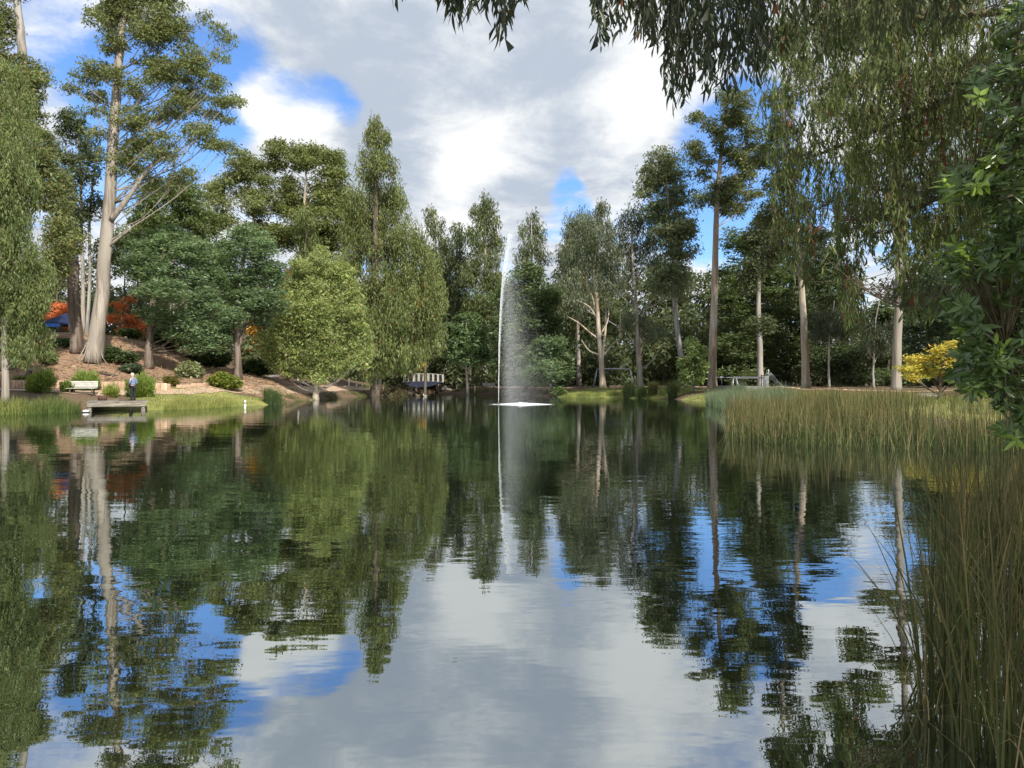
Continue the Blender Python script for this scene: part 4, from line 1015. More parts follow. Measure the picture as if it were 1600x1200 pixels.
# tackle on the jetty
bx_, by_ = (160 - 800) / F * 48.9, 48.9
t_ = empty('bag', (bx_, by_, jz + .045), 'brown fishing bag on the jetty beside the bench', 'bag')
mb = MB(); mb.lathe((0, 0, 0), [(.0, 0), (.22, 0), (.26, .08), (.25, .24), (.16, .32), (0, .34)], 12, True, 1.2, .7); mb.build('body', MAT['bag'], t_)
mb = MB(); mb.tube([(-.2, 0, .28), (-.12, 0, .43), (.12, 0, .43), (.2, 0, .28)], .015, 6); mb.build('handle', MAT['rubber'], t_)
mb = MB(); mb.box((.24, -.1, .12), (.12, .1, .16), bev=.02); mb.build('pocket', MAT['bag'], t_)
t_ = empty('tackle_tray', ((194 - 800) / F * 49, 49.0, jz + .045), 'flat dark tackle tray on the jetty left of the person', 'tray')
mb = MB(); mb.box((0, 0, .05), (.62, .3, .08), bev=.012); mb.build('tray', MAT['dark_wood'], t_)
for i in range(4):
    mb = MB(); mb.box((-.22 + i * .15, 0, .105), (.1, .22, .03), bev=.006); mb.build('compartment', MAT['bag'], t_)
t_ = empty('marker_post', ((383 - 800) / F * 57, 57, -.2), 'small white marker post standing in the shallows off the lawn', 'post')
mb = MB(); mb.tube([(0, 0, -.2), (0, 0, .68)], .075, 10); mb.build('post', MAT['white_paint'], t_)
mb = MB(); mb.tube([(0, 0, .42), (0, 0, .52)], .082, 10); mb.build('band', MAT['bag'], t_)
t_ = empty('marker_float', ((134 - 800) / F * 45.5, 45.5, 0), 'small white float with dark stripe left of the jetty', 'float')
mb = MB(); mb.lathe((0, 0, 0), [(0, -.08), (.16, -.04), (.19, .03), (.15, .14), (0, .17)], 12); mb.build('hull', MAT['white_paint'], t_)
mb = MB(); mb.lathe((0, 0, 0), [(.193, .0), (.2, .03), (.193, .06)], 12); mb.build('stripe', MAT['rubber'], t_)

# ------------------------------------------------------------------ person
def skin_obj(name, verts, edges, radii, mt, parent, root=0, sub=2):
    me = bpy.data.meshes.new(name)
    me.from_pydata([tuple(v) for v in verts], edges, [])
    me.update()
    o = link(name, me, parent)
    me.materials.append(mt)
    md = o.modifiers.new('skin', 'SKIN')
    md.use_smooth_shade = True
    for i, r_ in enumerate(radii):
        sv = me.skin_vertices[0].data[i]
        sv.radius = r_ if isinstance(r_, tuple) else (r_, r_)
        sv.use_root = (i == root)
    sb = o.modifiers.new('sub', 'SUBSURF'); sb.levels = sub; sb.render_levels = sub
    return o
px_, py_ = (207.5 - 800) / F * 48.9, 48.9
per = empty('person', (px_, py_, jz + .05), 'person in blue grey top and black trousers standing on the jetty', 'person', rz=R(-20))
# faces -X; forward = -x, side = y
V = [(0, 0, .92), (0, 0, 1.08), (.01, 0, 1.26), (.02, 0, 1.42), (.0, 0, 1.50), (-.03, 0, 1.57), (-.05, 0, 1.66),      # pelvis..head
     (.02, .19, 1.40), (.06, .27, 1.14), (-.17, .15, 1.04), (.02, -.19, 1.40), (.06, -.27, 1.14), (-.17, -.15, 1.04),
     (0, .10, .86), (-.02, .12, .48), (.02, .13, .09), (0, -.10, .86), (.0, -.12, .48), (.04, -.13, .09)]
E = [(0, 1), (1, 2), (2, 3), (3, 4), (4, 5), (5, 6), (3, 7), (7, 8), (8, 9), (3, 10), (10, 11), (11, 12), (0, 13), (13, 14), (14, 15), (0, 16), (16, 17), (17, 18)]
rad = [(.13, .15), (.12, .14), (.12, .15), (.10, .13), .055, .075, .085, .06, .045, .032, .06, .045, .032, .085, .06, .04, .085, .06, .04]
skin_obj('body', V, E, rad, MAT['skin'], per)
mb = MB(); mb.lathe((-.055, 0, 1.64), [(0, -.12), (.05, -.115), (.075, -.07), (.088, 0), (.085, .06), (.06, .105), (0, .125)], 14, True, 1.12, .92)
mb.tube([(-.15, 0, 1.66), (-.175, 0, 1.63), (-.15, 0, 1.62)], [.012, .018, .014], 6)
mb.tube([(-.05, .08, 1.64), (-.04, .1, 1.65), (-.04, .085, 1.61)], [.012, .018, .01], 6); mb.tube([(-.05, -.08, 1.64), (-.04, -.1, 1.65), (-.04, -.085, 1.61)], [.012, .018, .01], 6)
mb.build('head', MAT['skin'], per)
for s in (-1, 1):
    mb = MB(); mb.lathe((-.145, s * .035, 1.655), [(0, -.01), (.011, 0), (0, .01)], 8); mb.build('eye', MAT['rubber'], per)
mb = MB(); mb.box((-.142, 0, 1.585), (.012, .05, .008)); mb.build('mouth', MAT['bag'], per)
mb = MB(); mb.lathe((-.035, 0, 1.69), [(.098, -.08), (.104, -.02), (.098, .04), (.07, .085), (0, .105)], 14, True, 1.08, .95); mb.build('hair', MAT['hair'], per)
V2 = [(0, 0, .96), (0, 0, 1.08), (.015, 0, 1.26), (.02, 0, 1.41), (.01, 0, 1.485), (.02, .20, 1.40), (.06, .28, 1.14), (-.13, .17, 1.05), (.02, -.20, 1.40), (.06, -.28, 1.14), (-.13, -.17, 1.05)]
E2 = [(0, 1), (1, 2), (2, 3), (3, 4), (3, 5), (5, 6), (6, 7), (3, 8), (8, 9), (9, 10)]
skin_obj('shirt', V2, E2, [(.17, .19), (.165, .185), (.16, .19), (.13, .17), .075, .085, .068, .052, .085, .068, .052], MAT['shirt'], per)
V3 = [(0, 0, .95), (0, .10, .86), (-.02, .12, .48), (.02, .13, .06), (0, -.10, .86), (0, -.12, .48), (.04, -.13, .06)]
skin_obj('trousers', V3, [(0, 1), (1, 2), (2, 3), (0, 4), (4, 5), (5, 6)], [(.155, .17), .12, .088, .075, .12, .088, .075], MAT['trousers'], per)
for s, x0 in ((1, .02), (-1, .04)):
    mb = MB(); mb.tube([(x0 + .07, s * .13, .05), (x0, s * .13, .06), (x0 - .12, s * .135, .045), (x0 - .19, s * .14, .03)], [.04, .052, .046, .022], 8); mb.build('shoe', MAT['rubber'], per)
    hv = [(-.17, s * .15, 1.04), (-.23, s * .10, 1.02)]
    he = [(0, 1)]; hr = [(.03, .028), (.034, .02)]
    skin_obj('hand', hv + [q for f in range(4) for q in ((-.25, s * (.085 - .0) - s * f * .0, 1.045 - f * .02), (-.275, s * .05, 1.043 - f * .02), (-.262, s * .02, 1.04 - f * .02))] + [(-.21, s * .075, 1.055), (-.235, s * .045, 1.06)],
             he + [e for f in range(4) for e in ((1, 2 + 3 * f), (2 + 3 * f, 3 + 3 * f), (3 + 3 * f, 4 + 3 * f))] + [(0, 14), (14, 15)], hr + [.009, .009, .0075] * 4 + [.011, .009], MAT['skin'], per, sub=1)
rod = empty('fishing_rod', (px_ - .24, py_ - .02, jz + 1.05), 'thin dark fishing rod held out by the person on the jetty', 'fishing rod', rz=R(-20))
mb = MB(); mb.tube([(.25, 0, -.08), (-.25, 0, .06)], .014, 6); mb.build('grip', MAT['rubber'], rod)
mb = MB(); mb.tube([(-.25, 0, .06), (-1.0, 0, .36), (-1.8, 0, .62)], [.007, .005, .002], 5); mb.build('blank', MAT['rubber'], rod)
mb = MB(); mb.tube([(-.05, -.02, -.03), (-.05, .03, -.05)], .035, 10); mb.build('reel', MAT['steel_dark'], rod)

# ------------------------------------------------------------------ bridge
bl_, br_, by_ = (632 - 800) / F * 127, (692 - 800) / F * 127, 127.0
brg = empty('footbridge', ((bl_ + br_) / 2, by_, 1.7), 'low arched footbridge with railing over the inlet', 'bridge')
wd = br_ - bl_
nn = 26
def arch(u): return .18 * (1 - (2 * u - 1) ** 2)
plank_me = MB().box((0, 0, 0), (wd / nn * .93, 1.7, .07), bev=.01).mesh('plank'); plank_me.materials.append(MAT['old_wood'])
for i in range(nn):
    u = (i + .5) / nn
    link('plank', plank_me, brg, (-wd / 2 + u * wd, 0, .16 + arch(u)), (0, -.36 * (1 - 2 * u) * 2 / wd, 0))
for yy in (-.86, .86):
    mb = MB(); vs_, fs = [], []
    for i in range(25):
        u = i / 24
        zt = .15 + arch(u); zb = -.65 + .95 * (2 * abs(u - .45)) ** 2.2 * .8
        zb = min(zb, zt - .12)
        x = -wd / 2 + u * wd
        vs_ += [(x, yy - .05, zt), (x, yy + .05, zt), (x, yy + .05, zb), (x, yy - .05, zb)]
        if i:
            a = (i - 1) * 4
            fs += [(a, a + 1, a + 5, a + 4), (a + 1, a + 2, a + 6, a + 5), (a + 2, a + 3, a + 7, a + 6), (a + 3, a, a + 4, a + 7)]
    fs += [(0, 3, 2, 1), (96, 97, 98, 99)]
    mb.add(vs_, fs); mb.build('side_beam', MAT['navy'], brg)
    mb = MB(); mb.tube([(-wd / 2 + i / 12 * wd, yy, 1.42 + arch(i / 12)) for i in range(13)], .05, 6); mb.build('handrail', MAT['bench_wood'], brg)
    for i in range(9):
        u = i / 8
        mb = MB(); mb.box((-wd / 2 + u * wd, yy, .8 + arch(u)), (.12, .09, 1.24)); mb.build('post', MAT['bench_wood'], brg)
    for i in range(24):
        u = (i + .5) / 24
        if i % 3 == 0: continue
        mb = MB(); mb.box((-wd / 2 + u * wd, yy, .8 + arch(u)), (.025, .02, 1.2)); mb.build('baluster', MAT['steel_dark'], brg)

# bollards
for px, Y, lab, h_ in [(466, 98, 'white bollard behind the round bright tree trunk', 1.0), (557, 104, 'white bollard left of the pointed gum trunk', 1.1), (545, 106, 'leaning grey post left of the white bollard near pointed gum', 1.2), (714, 122, 'white bollard left of the small tree by the bridge', 1.05), (742, 116, 'white bollard right of the small tree trunk', 1.1)]:
    x = (px - 800) / F * Y
    t_ = empty('bollard', (x, Y, G(x, Y) - .05), lab, 'bollard')
    mb = MB(); mb.tube([(0, 0, 0), (0, 0, h_ * .9)], .11, 10, smooth=False); mb.build('post', MAT['white_paint'], t_)
    mb = MB(); mb.lathe((0, 0, h_ * .9), [(.12, 0), (.12, .05), (.06, .1), (0, .11)], 10); mb.build('cap', MAT['bench_wood'], t_)

# ------------------------------------------------------------------ playground
sy = 103.0
sx0, sx1 = (933 - 800) / F * sy, (984 - 800) / F * sy
sz = G((sx0 + sx1) / 2, sy)
sw = empty('swing_set', ((sx0 + sx1) / 2, sy, sz), 'grey steel swing frame behind the forked tan trunk', 'swing')
hw = (sx1 - sx0) / 2
mb = MB(); mb.tube([(-hw - .05, 0, 2.5), (hw + .05, 0, 2.5)], .11, 10); mb.build('crossbeam', MAT['steel'], sw)
for s in (-1, 1):
    for yy in (-1, 1):
        mb = MB(); mb.tube([(s * hw, 0, 2.5), (s * (hw + .55), yy * .9, 0)], .075, 8); mb.build('leg', MAT['steel'], sw)
for x in (-.95, .95):
    st = MB(); st.box((x, 0, .5), (.46, .2, .05), bev=.015); seat = st.build('swing_seat', MAT['rubber'], sw)
    for s in (-1, 1):
        mb = MB(); mb.tube([(x + s * .2, 0, 2.45), (x + s * .2, 0, .52)], .012, 5); mb.build('chain', MAT['steel'], seat)
ty = 84.0
tx0, tx1 = (1128 - 800) / F * ty, (1196 - 800) / F * ty
tz = G((tx0 + tx1) / 2, ty)
tk = empty('seesaw', ((1148 - 800) / F * ty, ty, tz), 'long grey beam on an A frame beyond the blue grey reeds', 'seesaw')
ox = tk.location.x
mb = MB(); mb.box(((tx0 + tx1) / 2 - ox + .6, 0, 1.28), (3.6, .22, .24), bev=.02); mb.build('beam', MAT['steel_dark'], tk)
mb = MB(); mb.tube([(-2.2, 0, 1.32), (-.1, 0, 1.3)], .04, 6); mb.build('arm', MAT['steel'], tk)
mb = MB(); mb.box((-1.45, 0, 1.32), (.42, .3, .2), bev=.04); mb.build('counterweight', MAT['steel'], tk)
mb = MB(); mb.tube([(-1.45, 0, 1.2), (-1.45, 0, 0)], .035, 6); mb.build('post', MAT['steel_dark'], tk)
for s in (-1, 1):
    for yy in (-1, 1):
        mb = MB(); mb.tube([(s * .12, 0, 1.38), (s * .38, yy * .5, 0)], .06, 8); mb.build('leg', MAT['steel'], tk)
ly = 80.0
lx = (1204 - 800) / F * ly
lz = G(lx, ly)
sl = empty('slide', (lx, ly, lz), 'grey slide with curved hood at the end of the long low wall', 'slide')
vs_, fs = [], []
for i in range(13):
    u = i / 12
    x = -.3 + u * 1.5; z = 1.35 * (1 - smooth(0, 1, u)) * 1.0 + .18
    vs_ += [(x, -.4, z), (x, .4, z), (x, .4, z - .06), (x, -.4, z - .06)]
    if i:
        a = (i - 1) * 4
        fs += [(a, a + 4, a + 5, a + 1), (a + 1, a + 5, a + 6, a + 2), (a + 2, a + 6, a + 7, a + 3), (a + 3, a + 7, a + 4, a)]
mb = MB(); mb.add(vs_, fs, True); mb.build('chute', MAT['steel'], sl)
for yy in (-.42, .42):
    mb = MB(); mb.tube([(-.3 + i / 12 * 1.5, yy, 1.35 * (1 - float(smooth(0, 1, i / 12))) + .34) for i in range(13)], .05, 6); mb.build('side_rail', MAT['steel'], sl)
mb = MB(); mb.tube([(-.35, -.4, 1.4), (-.3, -.3, 1.95), (-.2, 0, 2.05), (-.3, .3, 1.95), (-.35, .4, 1.4)], .04, 6); mb.build('hood_rail', MAT['white_paint'], sl)
mb = MB(); mb.box((-.62, 0, 1.47), (.6, .8, .06)); mb.build('platform', MAT['steel_dark'], sl)
mb = MB(); mb.box((-.6, -.405, .75), (.56, .03, 1.3)); mb.build('side_panel', MAT['white_paint'], sl)
for yy in (-.35, .35):
    mb = MB(); mb.tube([(-.85, yy, 1.45), (-.85, yy, -.05)], .05, 6); mb.build('leg', MAT['steel'], sl)
for i in range(4):
    mb = MB(); mb.tube([(-.9, -.35, .3 + i * .32), (-.9, .35, .3 + i * .32)], .025, 6); mb.build('rung', MAT['steel'], sl)
pp = MB()
rx0, rx1, ry0, ry1 = 22.6, 27.4, 73.5, 84
pp.box(((rx0 + rx1) / 2, (ry0 + ry1) / 2, G(25, 78) - .3), (rx1 - rx0, ry1 - ry0, 1.2), bev=.06)
tag(pp.build('play_area', MAT['playpit']), kind='structure')

# canopy, stump, rock, ducks far left and elsewhere
cx_, cy_ = (99 - 800) / F * 79.5, 79.5
cz_ = G(cx_, cy_)
t_ = empty('shade_canopy', (cx_, cy_, cz_), 'dark blue peaked shade canopy behind the broken trunk', 'canopy')
zt = CH + (HZ - 489) / F * 79.5 - cz_
mb = MB()
vs_ = [(-1.5, -1.5, zt - 1.15), (1.5, -1.5, zt - 1.15), (1.5, 1.5, zt - 1.15), (-1.5, 1.5, zt - 1.15), (.3, 0, zt), (-1.5, -1.5, zt - 1.32), (1.5, -1.5, zt - 1.32), (1.5, 1.5, zt - 1.32), (-1.5, 1.5, zt - 1.32)]
mb.add(vs_, [(0, 1, 4), (1, 2, 4), (2, 3, 4), (3, 0, 4), (0, 5, 6, 1), (1, 6, 7, 2), (2, 7, 8, 3), (3, 8, 5, 0)]); mb.build('canopy_cloth', MAT['blue_cloth'], t_)
for sx_ in (-1, 1):
    for sy_ in (-1, 1):
        mb = MB(); mb.tube([(sx_ * 1.45, sy_ * 1.45, zt - 1.2), (sx_ * 1.45, sy_ * 1.45, -.1)], .04, 6); mb.build('pole', MAT['steel_dark'], t_)
tx_, ty_ = (86 - 800) / F * 77, 77.0
t_ = empty('picnic_table', (tx_, ty_, G(tx_, ty_)), 'picnic table under a bright blue cloth below the canopy', 'table')
zt = min(CH + (HZ - 521) / F * 77 - G(tx_, ty_), 1.1)
zt = max(zt, .8)
mb = MB(); mb.box((0, 0, zt), (1.5, .8, .06), bev=.015); mb.build('table_top', MAT['dark_wood'], t_)
mb = MB(); mb.box((0, -.42, zt - .14), (1.56, .012, .34)); mb.box((0, 0, zt + .04), (1.56, .85, .012)); mb.build('cloth', MAT['bright_blue'], t_)
for sx_ in (-.6, .6):
    mb = MB(); mb.box((sx_, 0, zt / 2 - .03), (.1, .6, zt)); mb.build('leg', MAT['dark_wood'], t_)
sx_, sy_ = (45 - 800) / F * 60, 60.0
t_ = empty('tree_stump', (sx_, sy_, G(sx_, sy_) - .05), 'short dark stump with pale cut top on the mulch slope', 'stump')
mb = MB(); mb.tube([(0, 0, 0), (.02, 0, .25), (.03, 0, .5)], [.32, .24, .2], 10, wob=.12); mb.build('stump', MAT['bark_dark'], t_)
mb = MB(); mb.tube([(.03, 0, .495), (.05, 0, .62)], [.19, .13], 10, wob=.15); mb.build('cut_face', MAT['bark_pale'], t_)
lgx, lgy = (168 - 800) / F * 63, 63.0
t_ = empty('fallen_log', (lgx, lgy, G(lgx, lgy)), 'dark fallen branch log lying right of the tall pale gum foot', 'log')
mb = MB(); mb.tube([(-.9, .1, .25), (-.3, 0, .2), (.3, -.1, .06), (.9, -.1, .0)], [.1, .13, .11, .05], 8, wob=.1); mb.tube([(-.2, 0, .2), (.1, -.3, .35)], [.06, .02], 6); mb.build('stem', MAT['bark_dark'], t_)
# exposed roots and peeled bark at the tall gum's foot
for i in range(6):
    a = R(200 + i * 28)
    x0, y0 = (146 - 800) / F * 66, 66.0
    p0 = np.array((x0 + .5 * math.cos(a), y0 + .5 * math.sin(a), G(x0, y0) + 1.7)); 
    x1, y1 = x0 + 1.8 * math.cos(a), y0 + 1.8 * math.sin(a)
    mb = MB(); mb.tube([p0 , (x0 + 1.1 * math.cos(a), y0 + 1.1 * math.sin(a), G(x0, y0) + .35), (x1, y1, G(x1, y1) + .05)], [.03, .03, .015], 6)
    mb.v = [tuple(np.array(q) - np.array(TALL.location)) for q in mb.v]
    mb.build('bark_strip', MAT['bark_pale'], TALL)
def duck(px, Y, lab, pale, rz):
    x = (px - 800) / F * Y
    t_ = empty('duck', (x, Y, 0), lab, 'duck', rz=rz)
    mt = MAT['duck_pale'] if pale else MAT['duck_brown']
    V_ = [(.26, 0, .16), (.14, 0, .10), (-.04, 0, .09), (-.18, 0, .12), (-.24, 0, .22), (-.25, 0, .32), (-.27, 0, .37)]
    skin_obj('body', V_, [(i, i + 1) for i in range(6)], [.03, .09, .13, .10, .05, .045, .055], mt, t_, 2)
    mb = MB(); mb.tube([(-.31, 0, .365), (-.4, 0, .345)], [.028, .014], 6); mb.build('beak', MAT['beak'], t_)
    for s in (-1, 1):
        mb = MB(); mb.tube([(-.1, s * .12, .15), (.08, s * .13, .15), (.24, s * .06, .17)], [.03, .05, .012], 6); mb.build('wing', MAT['duck_brown'], t_)
duck(653.5, 99, 'brown duck swimming left on the water before the bridge', False, R(15))
duck(664.5, 98, 'paler duck swimming behind the brown one before the bridge', True, R(-8))

# rocks along the left shore of the inlet and reed edge
for i, (px, Y, s, lab) in enumerate([(470, 88, .5, 'grey rock at the waterline below the round bright tree'), (520, 90, .4, 'flat rock at the waterline right of the round bright tree'), (1448, 47.5, .55, 'grey rock before the long low wall near the yellow maple'), (700, 126, .7, 'dark boulder beside the right end of the bridge'), (428, 93, .55, 'dark rock on the slope left of the round bright tree')]):
    x = (px - 800) / F * Y
    bm = bmesh.new(); bmesh.ops.create_icosphere(bm, subdivisions=3, radius=s)
    for v in bm.verts:
        q = v.co
        q *= 1 + .22 * math.sin(q.x * 5 / s * .5 + i) * math.cos(q.y * 4 / s * .5 + 2 * i) + .1 * math.sin(q.z * 7 / s * .6)
        q.z *= .55; q.x *= 1.3
    me = bpy.data.meshes.new('rock'); bm.to_mesh(me); bm.free(); me.materials.append(MAT['rock'])
    tag(link('rock', me, None, (x, Y, max(G(x, Y), 0) + .08)), lab, 'rock')

# ------------------------------------------------------------------ fountain
m, t, b = mat('spray')
b.inputs['Base Color'].default_value = (.88, .91, .93, 1); b.inputs['Roughness'].default_value = .35
tr = t.n('ShaderNodeBsdfTranslucent'); tr.inputs['Color'].default_value = (.9, .93, .95, 1)
mx = t.n('ShaderNodeMixShader'); mx.inputs[0].default_value = .45; t.l(b.outputs[0], mx.inputs[1]); t.l(tr.outputs[0], mx.inputs[2]); t.l(mx.outputs[0], m.node_tree.nodes['Material Output'].inputs['Surface'])
fy = 62.5
fx = (779 - 800) / F * fy
fo = empty('fountain', (fx, fy, 0), 'tall thin water jet with drifting spray in the middle of the pond', 'fountain')
mb = MB(); mb.lathe((0, 0, 0), [(0, -.3), (.3, -.3), (.34, -.02), (.2, .05), (.07, .12), (.05, .2), (0, .2)], 16); mb.build('nozzle', MAT['steel_dark'], fo)
ZT = CH + (HZ - 366) / F * fy
def jetx(z): return .78 * (z / ZT) ** 3.2
def droplets(name, pos, sz, facets=4):
    n = len(pos)
    if facets == 1:
        vv = (pos[:, None, :] + unit(rng.normal(size=(n, 3, 3))) * sz[:, None, None] * 1.3).reshape(-1, 3)
    else:
        tet = np.array([(0, 0, 1.5), (.9, 0, -.6), (-.45, .78, -.6), (-.45, -.78, -.6)])
        V_ = pos[:, None, :] + tet[None] * sz[:, None, None]
        fs = np.array([(0, 1, 2), (0, 2, 3), (0, 3, 1), (1, 3, 2)])
        vv = V_[:, fs.ravel()].reshape(-1, 3)
    me = np_mesh(name, vv, 3, np.full((n * facets, 3), .9), MAT['spray'])
    TRI[0] += n * facets
    return tag(link(name, me, fo), kind='stuff')
jp, jr = [], []
for i in range(60):
    z = ZT * i / 59
    jp.append((jetx(z) + rng.normal(0, .006), rng.normal(0, .006), .15 + z * .985)); jr.append((.007 + .010 * abs(rng.normal())) * (1 - .7 * (z / ZT) ** 2))
mb = MB(); mb.tube(jp, jr, 6, wob=.25); mb.build('jet', MAT['spray'], fo)
n = 16000
z = ZT * rng.random(n) ** .55
pos = np.column_stack([jetx(z) + np.abs(rng.normal(0, .13, n)) * (.12 + 1.6 * (z / ZT) ** 1.5), rng.normal(0, .14, n) * (.2 + z / ZT), z])
droplets('jet_droplets', pos, rng.uniform(.005, .012, n))
n = 230000
tt = rng.random(n) ** .72                          # fall from the top
z0 = ZT * (1 - np.abs(rng.normal(0, .20, n)).clip(0, .7))
zf = z0 * (1 - tt)
drift = rng.gamma(1.45, .52, n).clip(.0, 2.6)
xs = jetx(z0) + drift * (1 - (zf / z0)) ** .62 * 1.75 + rng.normal(0, .10, n)
ys = rng.normal(0, .28 + .75 * tt, n)
droplets('falling_spray', np.column_stack([xs, ys, zf.clip(.03)]), rng.uniform(.004, .0075, n), 1)
# foam where the spray lands
m, t, b = mat('foam')
b.inputs['Base Color'].default_value = (.82, .85, .87, 1); b.inputs['Roughness'].default_value = .6
n = 4300
th = rng.uniform(0, 2 * math.pi, n); rr = rng.random(n) ** .75 * (1 + .12 * rng.normal(size=n))
ex = np.column_stack([1.95 + 2.35 * rr * np.cos(th), 1.1 * rr * np.sin(th), np.abs(rng.normal(0, .05, n)) * (1.15 - rr).clip(.05)])
sz = rng.uniform(.015, .045, n) * (1.25 - .8 * rr).clip(.25)
me = droplets('foam_splash', ex, sz)

# ------------------------------------------------------------------ overhanging gum near the camera, top right
og = empty('overhanging_gum', (9.2, 8.6, G(9.2, 8.6)), 'near weeping gum hanging its long dark leaves over the upper right', 'tree')
ob = np.array(og.location)
tb = MB()
tp = spline([(9.2, 8.6, ob[2] - .2), (9.0, 8.4, 3), (9.1, 8.2, 7), (8.8, 8.0, 11), (8.9, 7.6, 16)], 6)
tb.tube(tp - ob, np.linspace(.42, .16, len(tp)), 12, wob=.06)
tb.build('trunk', MAT['bark_pale'], og)
LP, LD, LS, LL, LW, LC = [], [], [], [], [], []
SP = []      # hanging twigs
def strand(top, length, leaf, lw, col, dens=1.0, sway=.12, leafy=.12, rare=.0):
    m_ = max(3, int(length / .045 * dens))
    off = rng.normal(0, sway, 2) * length
    tw = []
    for i in range(m_):
        u = i / m_
        p = top + np.array((off[0] * u ** 1.3, off[1] * u ** 1.3, -length * u))
        if i % 4 == 0 or i == m_ - 1: tw.append(p)
        for q in range(1 if rng.random() < .6 else 2):
            az = rng.uniform(0, 2 * math.pi)
            d = np.array((math.cos(az) * .36, math.sin(az) * .36, -1.0)) + rng.normal(0, .18, 3)
            LP.append(p + rng.normal(0, .02, 3)); LD.append(d); LS.append(rng.normal(size=3)); LL.append(leaf * rng.uniform(.5, 1.4)); LW.append(lw * rng.uniform(.75, 1.2))
            c = np.array(col) * rng.uniform(.65, 1.35)
            if rng.random() < rare: c = np.array((.26, .075, .035)) * rng.uniform(.6, 1.2)
            LC.append(c)
    if len(tw) > 1: SP.append((np.array(tw), .004))
fr_x = [600, 680, 700, 715, 735, 760, 778, 786, 800, 812, 818, 914, 922, 940, 962, 985, 1000, 1020, 1042, 1052, 1066, 1082, 1100, 1128, 1160, 1185, 1215, 1300, 1400, 1520]
fr_y = [15, 8, 30, 48, 40, 20, 48, 95, 40, 15, -60, -60, 30, 108, 86, 62, 70, 96, 130, 185, 190, 158, 186, 168, 140, 150, 130, 110, 95, 80]
darkleaf = (.050, .068, .036)
def main_branch(pts, r0, r1, mt='twig', name='branch'):
    q = spline(pts, 6)
    mb = MB(); mb.tube(q - ob, np.linspace(r0, r1, len(q)), 7, wob=.04); mb.build(name, MAT[mt], og)
    return q
# branches overhead (out of the picture's top), carrying the near fringe
B1 = main_branch([tp[20], (6.5, 7.2, 7.0), P(1250, -70, 6.6), P(1000, -85, 6.2), P(780, -90, 6.0), P(640, -70, 6.0)], .10, .02)
B2 = main_branch([tp[18], (7.0, 7.6, 6.8), P(1450, -40, 7.4), P(1200, -60, 7.2), P(1050, -75, 7.0)], .09, .02)
def fringe(x0, x1, n, Y0, Y1, leaf, lw, col, lo=.45):
    for i in range(n):
        x = rng.uniform(x0, x1); Y = rng.uniform(Y0, Y1)
        yb = np.interp(x, fr_x, fr_y)
        if yb < -20: continue
        yb = yb * rng.uniform(lo, 1.0) - leaf * .6 * F / Y
        yt = -70 - rng.uniform(0, 30)
        if yb < yt + 15: yb = yt + 15
        strand(P(x, yt, Y), (yb - yt) / F * Y, leaf, lw, col, .9, .03, rare=.012)
fringe(690, 815, 46, 5.6, 6.4, .14, .019, darkleaf, .72)
fringe(600, 640, 3, 5.8, 6.2, .13, .018, darkleaf, .8)
fringe(920, 1200, 120, 5.6, 7.6, .14, .019, darkleaf)
fringe(1180, 1500, 90, 6.4, 8.2, .14, .018, (.105, .130, .058))
# mid distance boughs
mid = [([P(1560, 120, 9.5), P(1490, 155, 10), P(1400, 190, 10.5), P(1320, 225, 11), P(1250, 250, 11.3), P(1200, 250, 11.5)], .045),
       ([P(1560, 60, 11), P(1480, 140, 11.5), P(1390, 138, 12), P(1300, 136, 12.5), P(1240, 150, 12.7)], .05),
       ([P(1560, 240, 9.5), P(1480, 300, 10), P(1430, 330, 10.3), P(1380, 365, 10.6), P(1300, 330, 11)], .035),
       ([P(1600, 500, 8.5), P(1545, 495, 9), P(1470, 485, 9.3), P(1400, 478, 9.6), P(1330, 440, 10)], .03),
       ([P(1560, 20, 9), P(1450, 30, 9.5), P(1340, 20, 10), P(1250, 50, 10.3), P(1200, 60, 10.5)], .045),
       ([P(1560, 180, 12), P(1470, 215, 12.5), P(1400, 260, 13), P(1330, 300, 13.4), P(1270, 330, 13.6)], .04)]
mid_x = [1180, 1195, 1208, 1222, 1240, 1258, 1275, 1290, 1300, 1318, 1335, 1350, 1372, 1392, 1410, 1430, 1455, 1480, 1510, 1560]
mid_y = [150, 290, 360, 420, 455, 465, 410, 330, 350, 510, 535, 420, 390, 420, 490, 510, 500, 480, 470, 470]
MB_ = []
for pts, r_ in mid:
    st = tp[int(np.argmin(np.abs(tp[:, 2] - (pts[0][2] - .8))))]
    q = main_branch([st, (st + pts[0]) / 2 + np.array((0, 0, .2))] + pts, r_ * 1.4, .008, 'twig_green')
    MB_.append(q[11:])
for q in MB_:
    for i in range(235):
        k_ = rng.uniform(0, len(q) - 1.01); a = q[int(k_)] + (q[int(k_) + 1] - q[int(k_)]) * (k_ % 1)
        # short side twig, then a hanging strand
        o_ = rng.normal(0, .7, 3); o_[2] = abs(o_[2]) * .35
        top = a + o_
        px2 = 800 + F * top[0] / top[1]; py2 = HZ - (top[2] - CH) * F / top[1]
        lim = np.interp(px2, mid_x, mid_y) - py2
        if lim < 12 or px2 < 1188: continue
        SP.append((np.array([a, a + o_ * .55 + np.array((0, 0, .06)), top]), .005))
        ln = min(rng.uniform(.35, 1.25), lim / F * top[1] * rng.uniform(.75, 1.0))
        red = .5 if rng.random() < .035 else .012
        strand(top, max(ln - .1, .1), .135, .017, (.125, .165, .055) if rng.random() < .7 else (.19, .22, .08), .9, .10, rare=red)
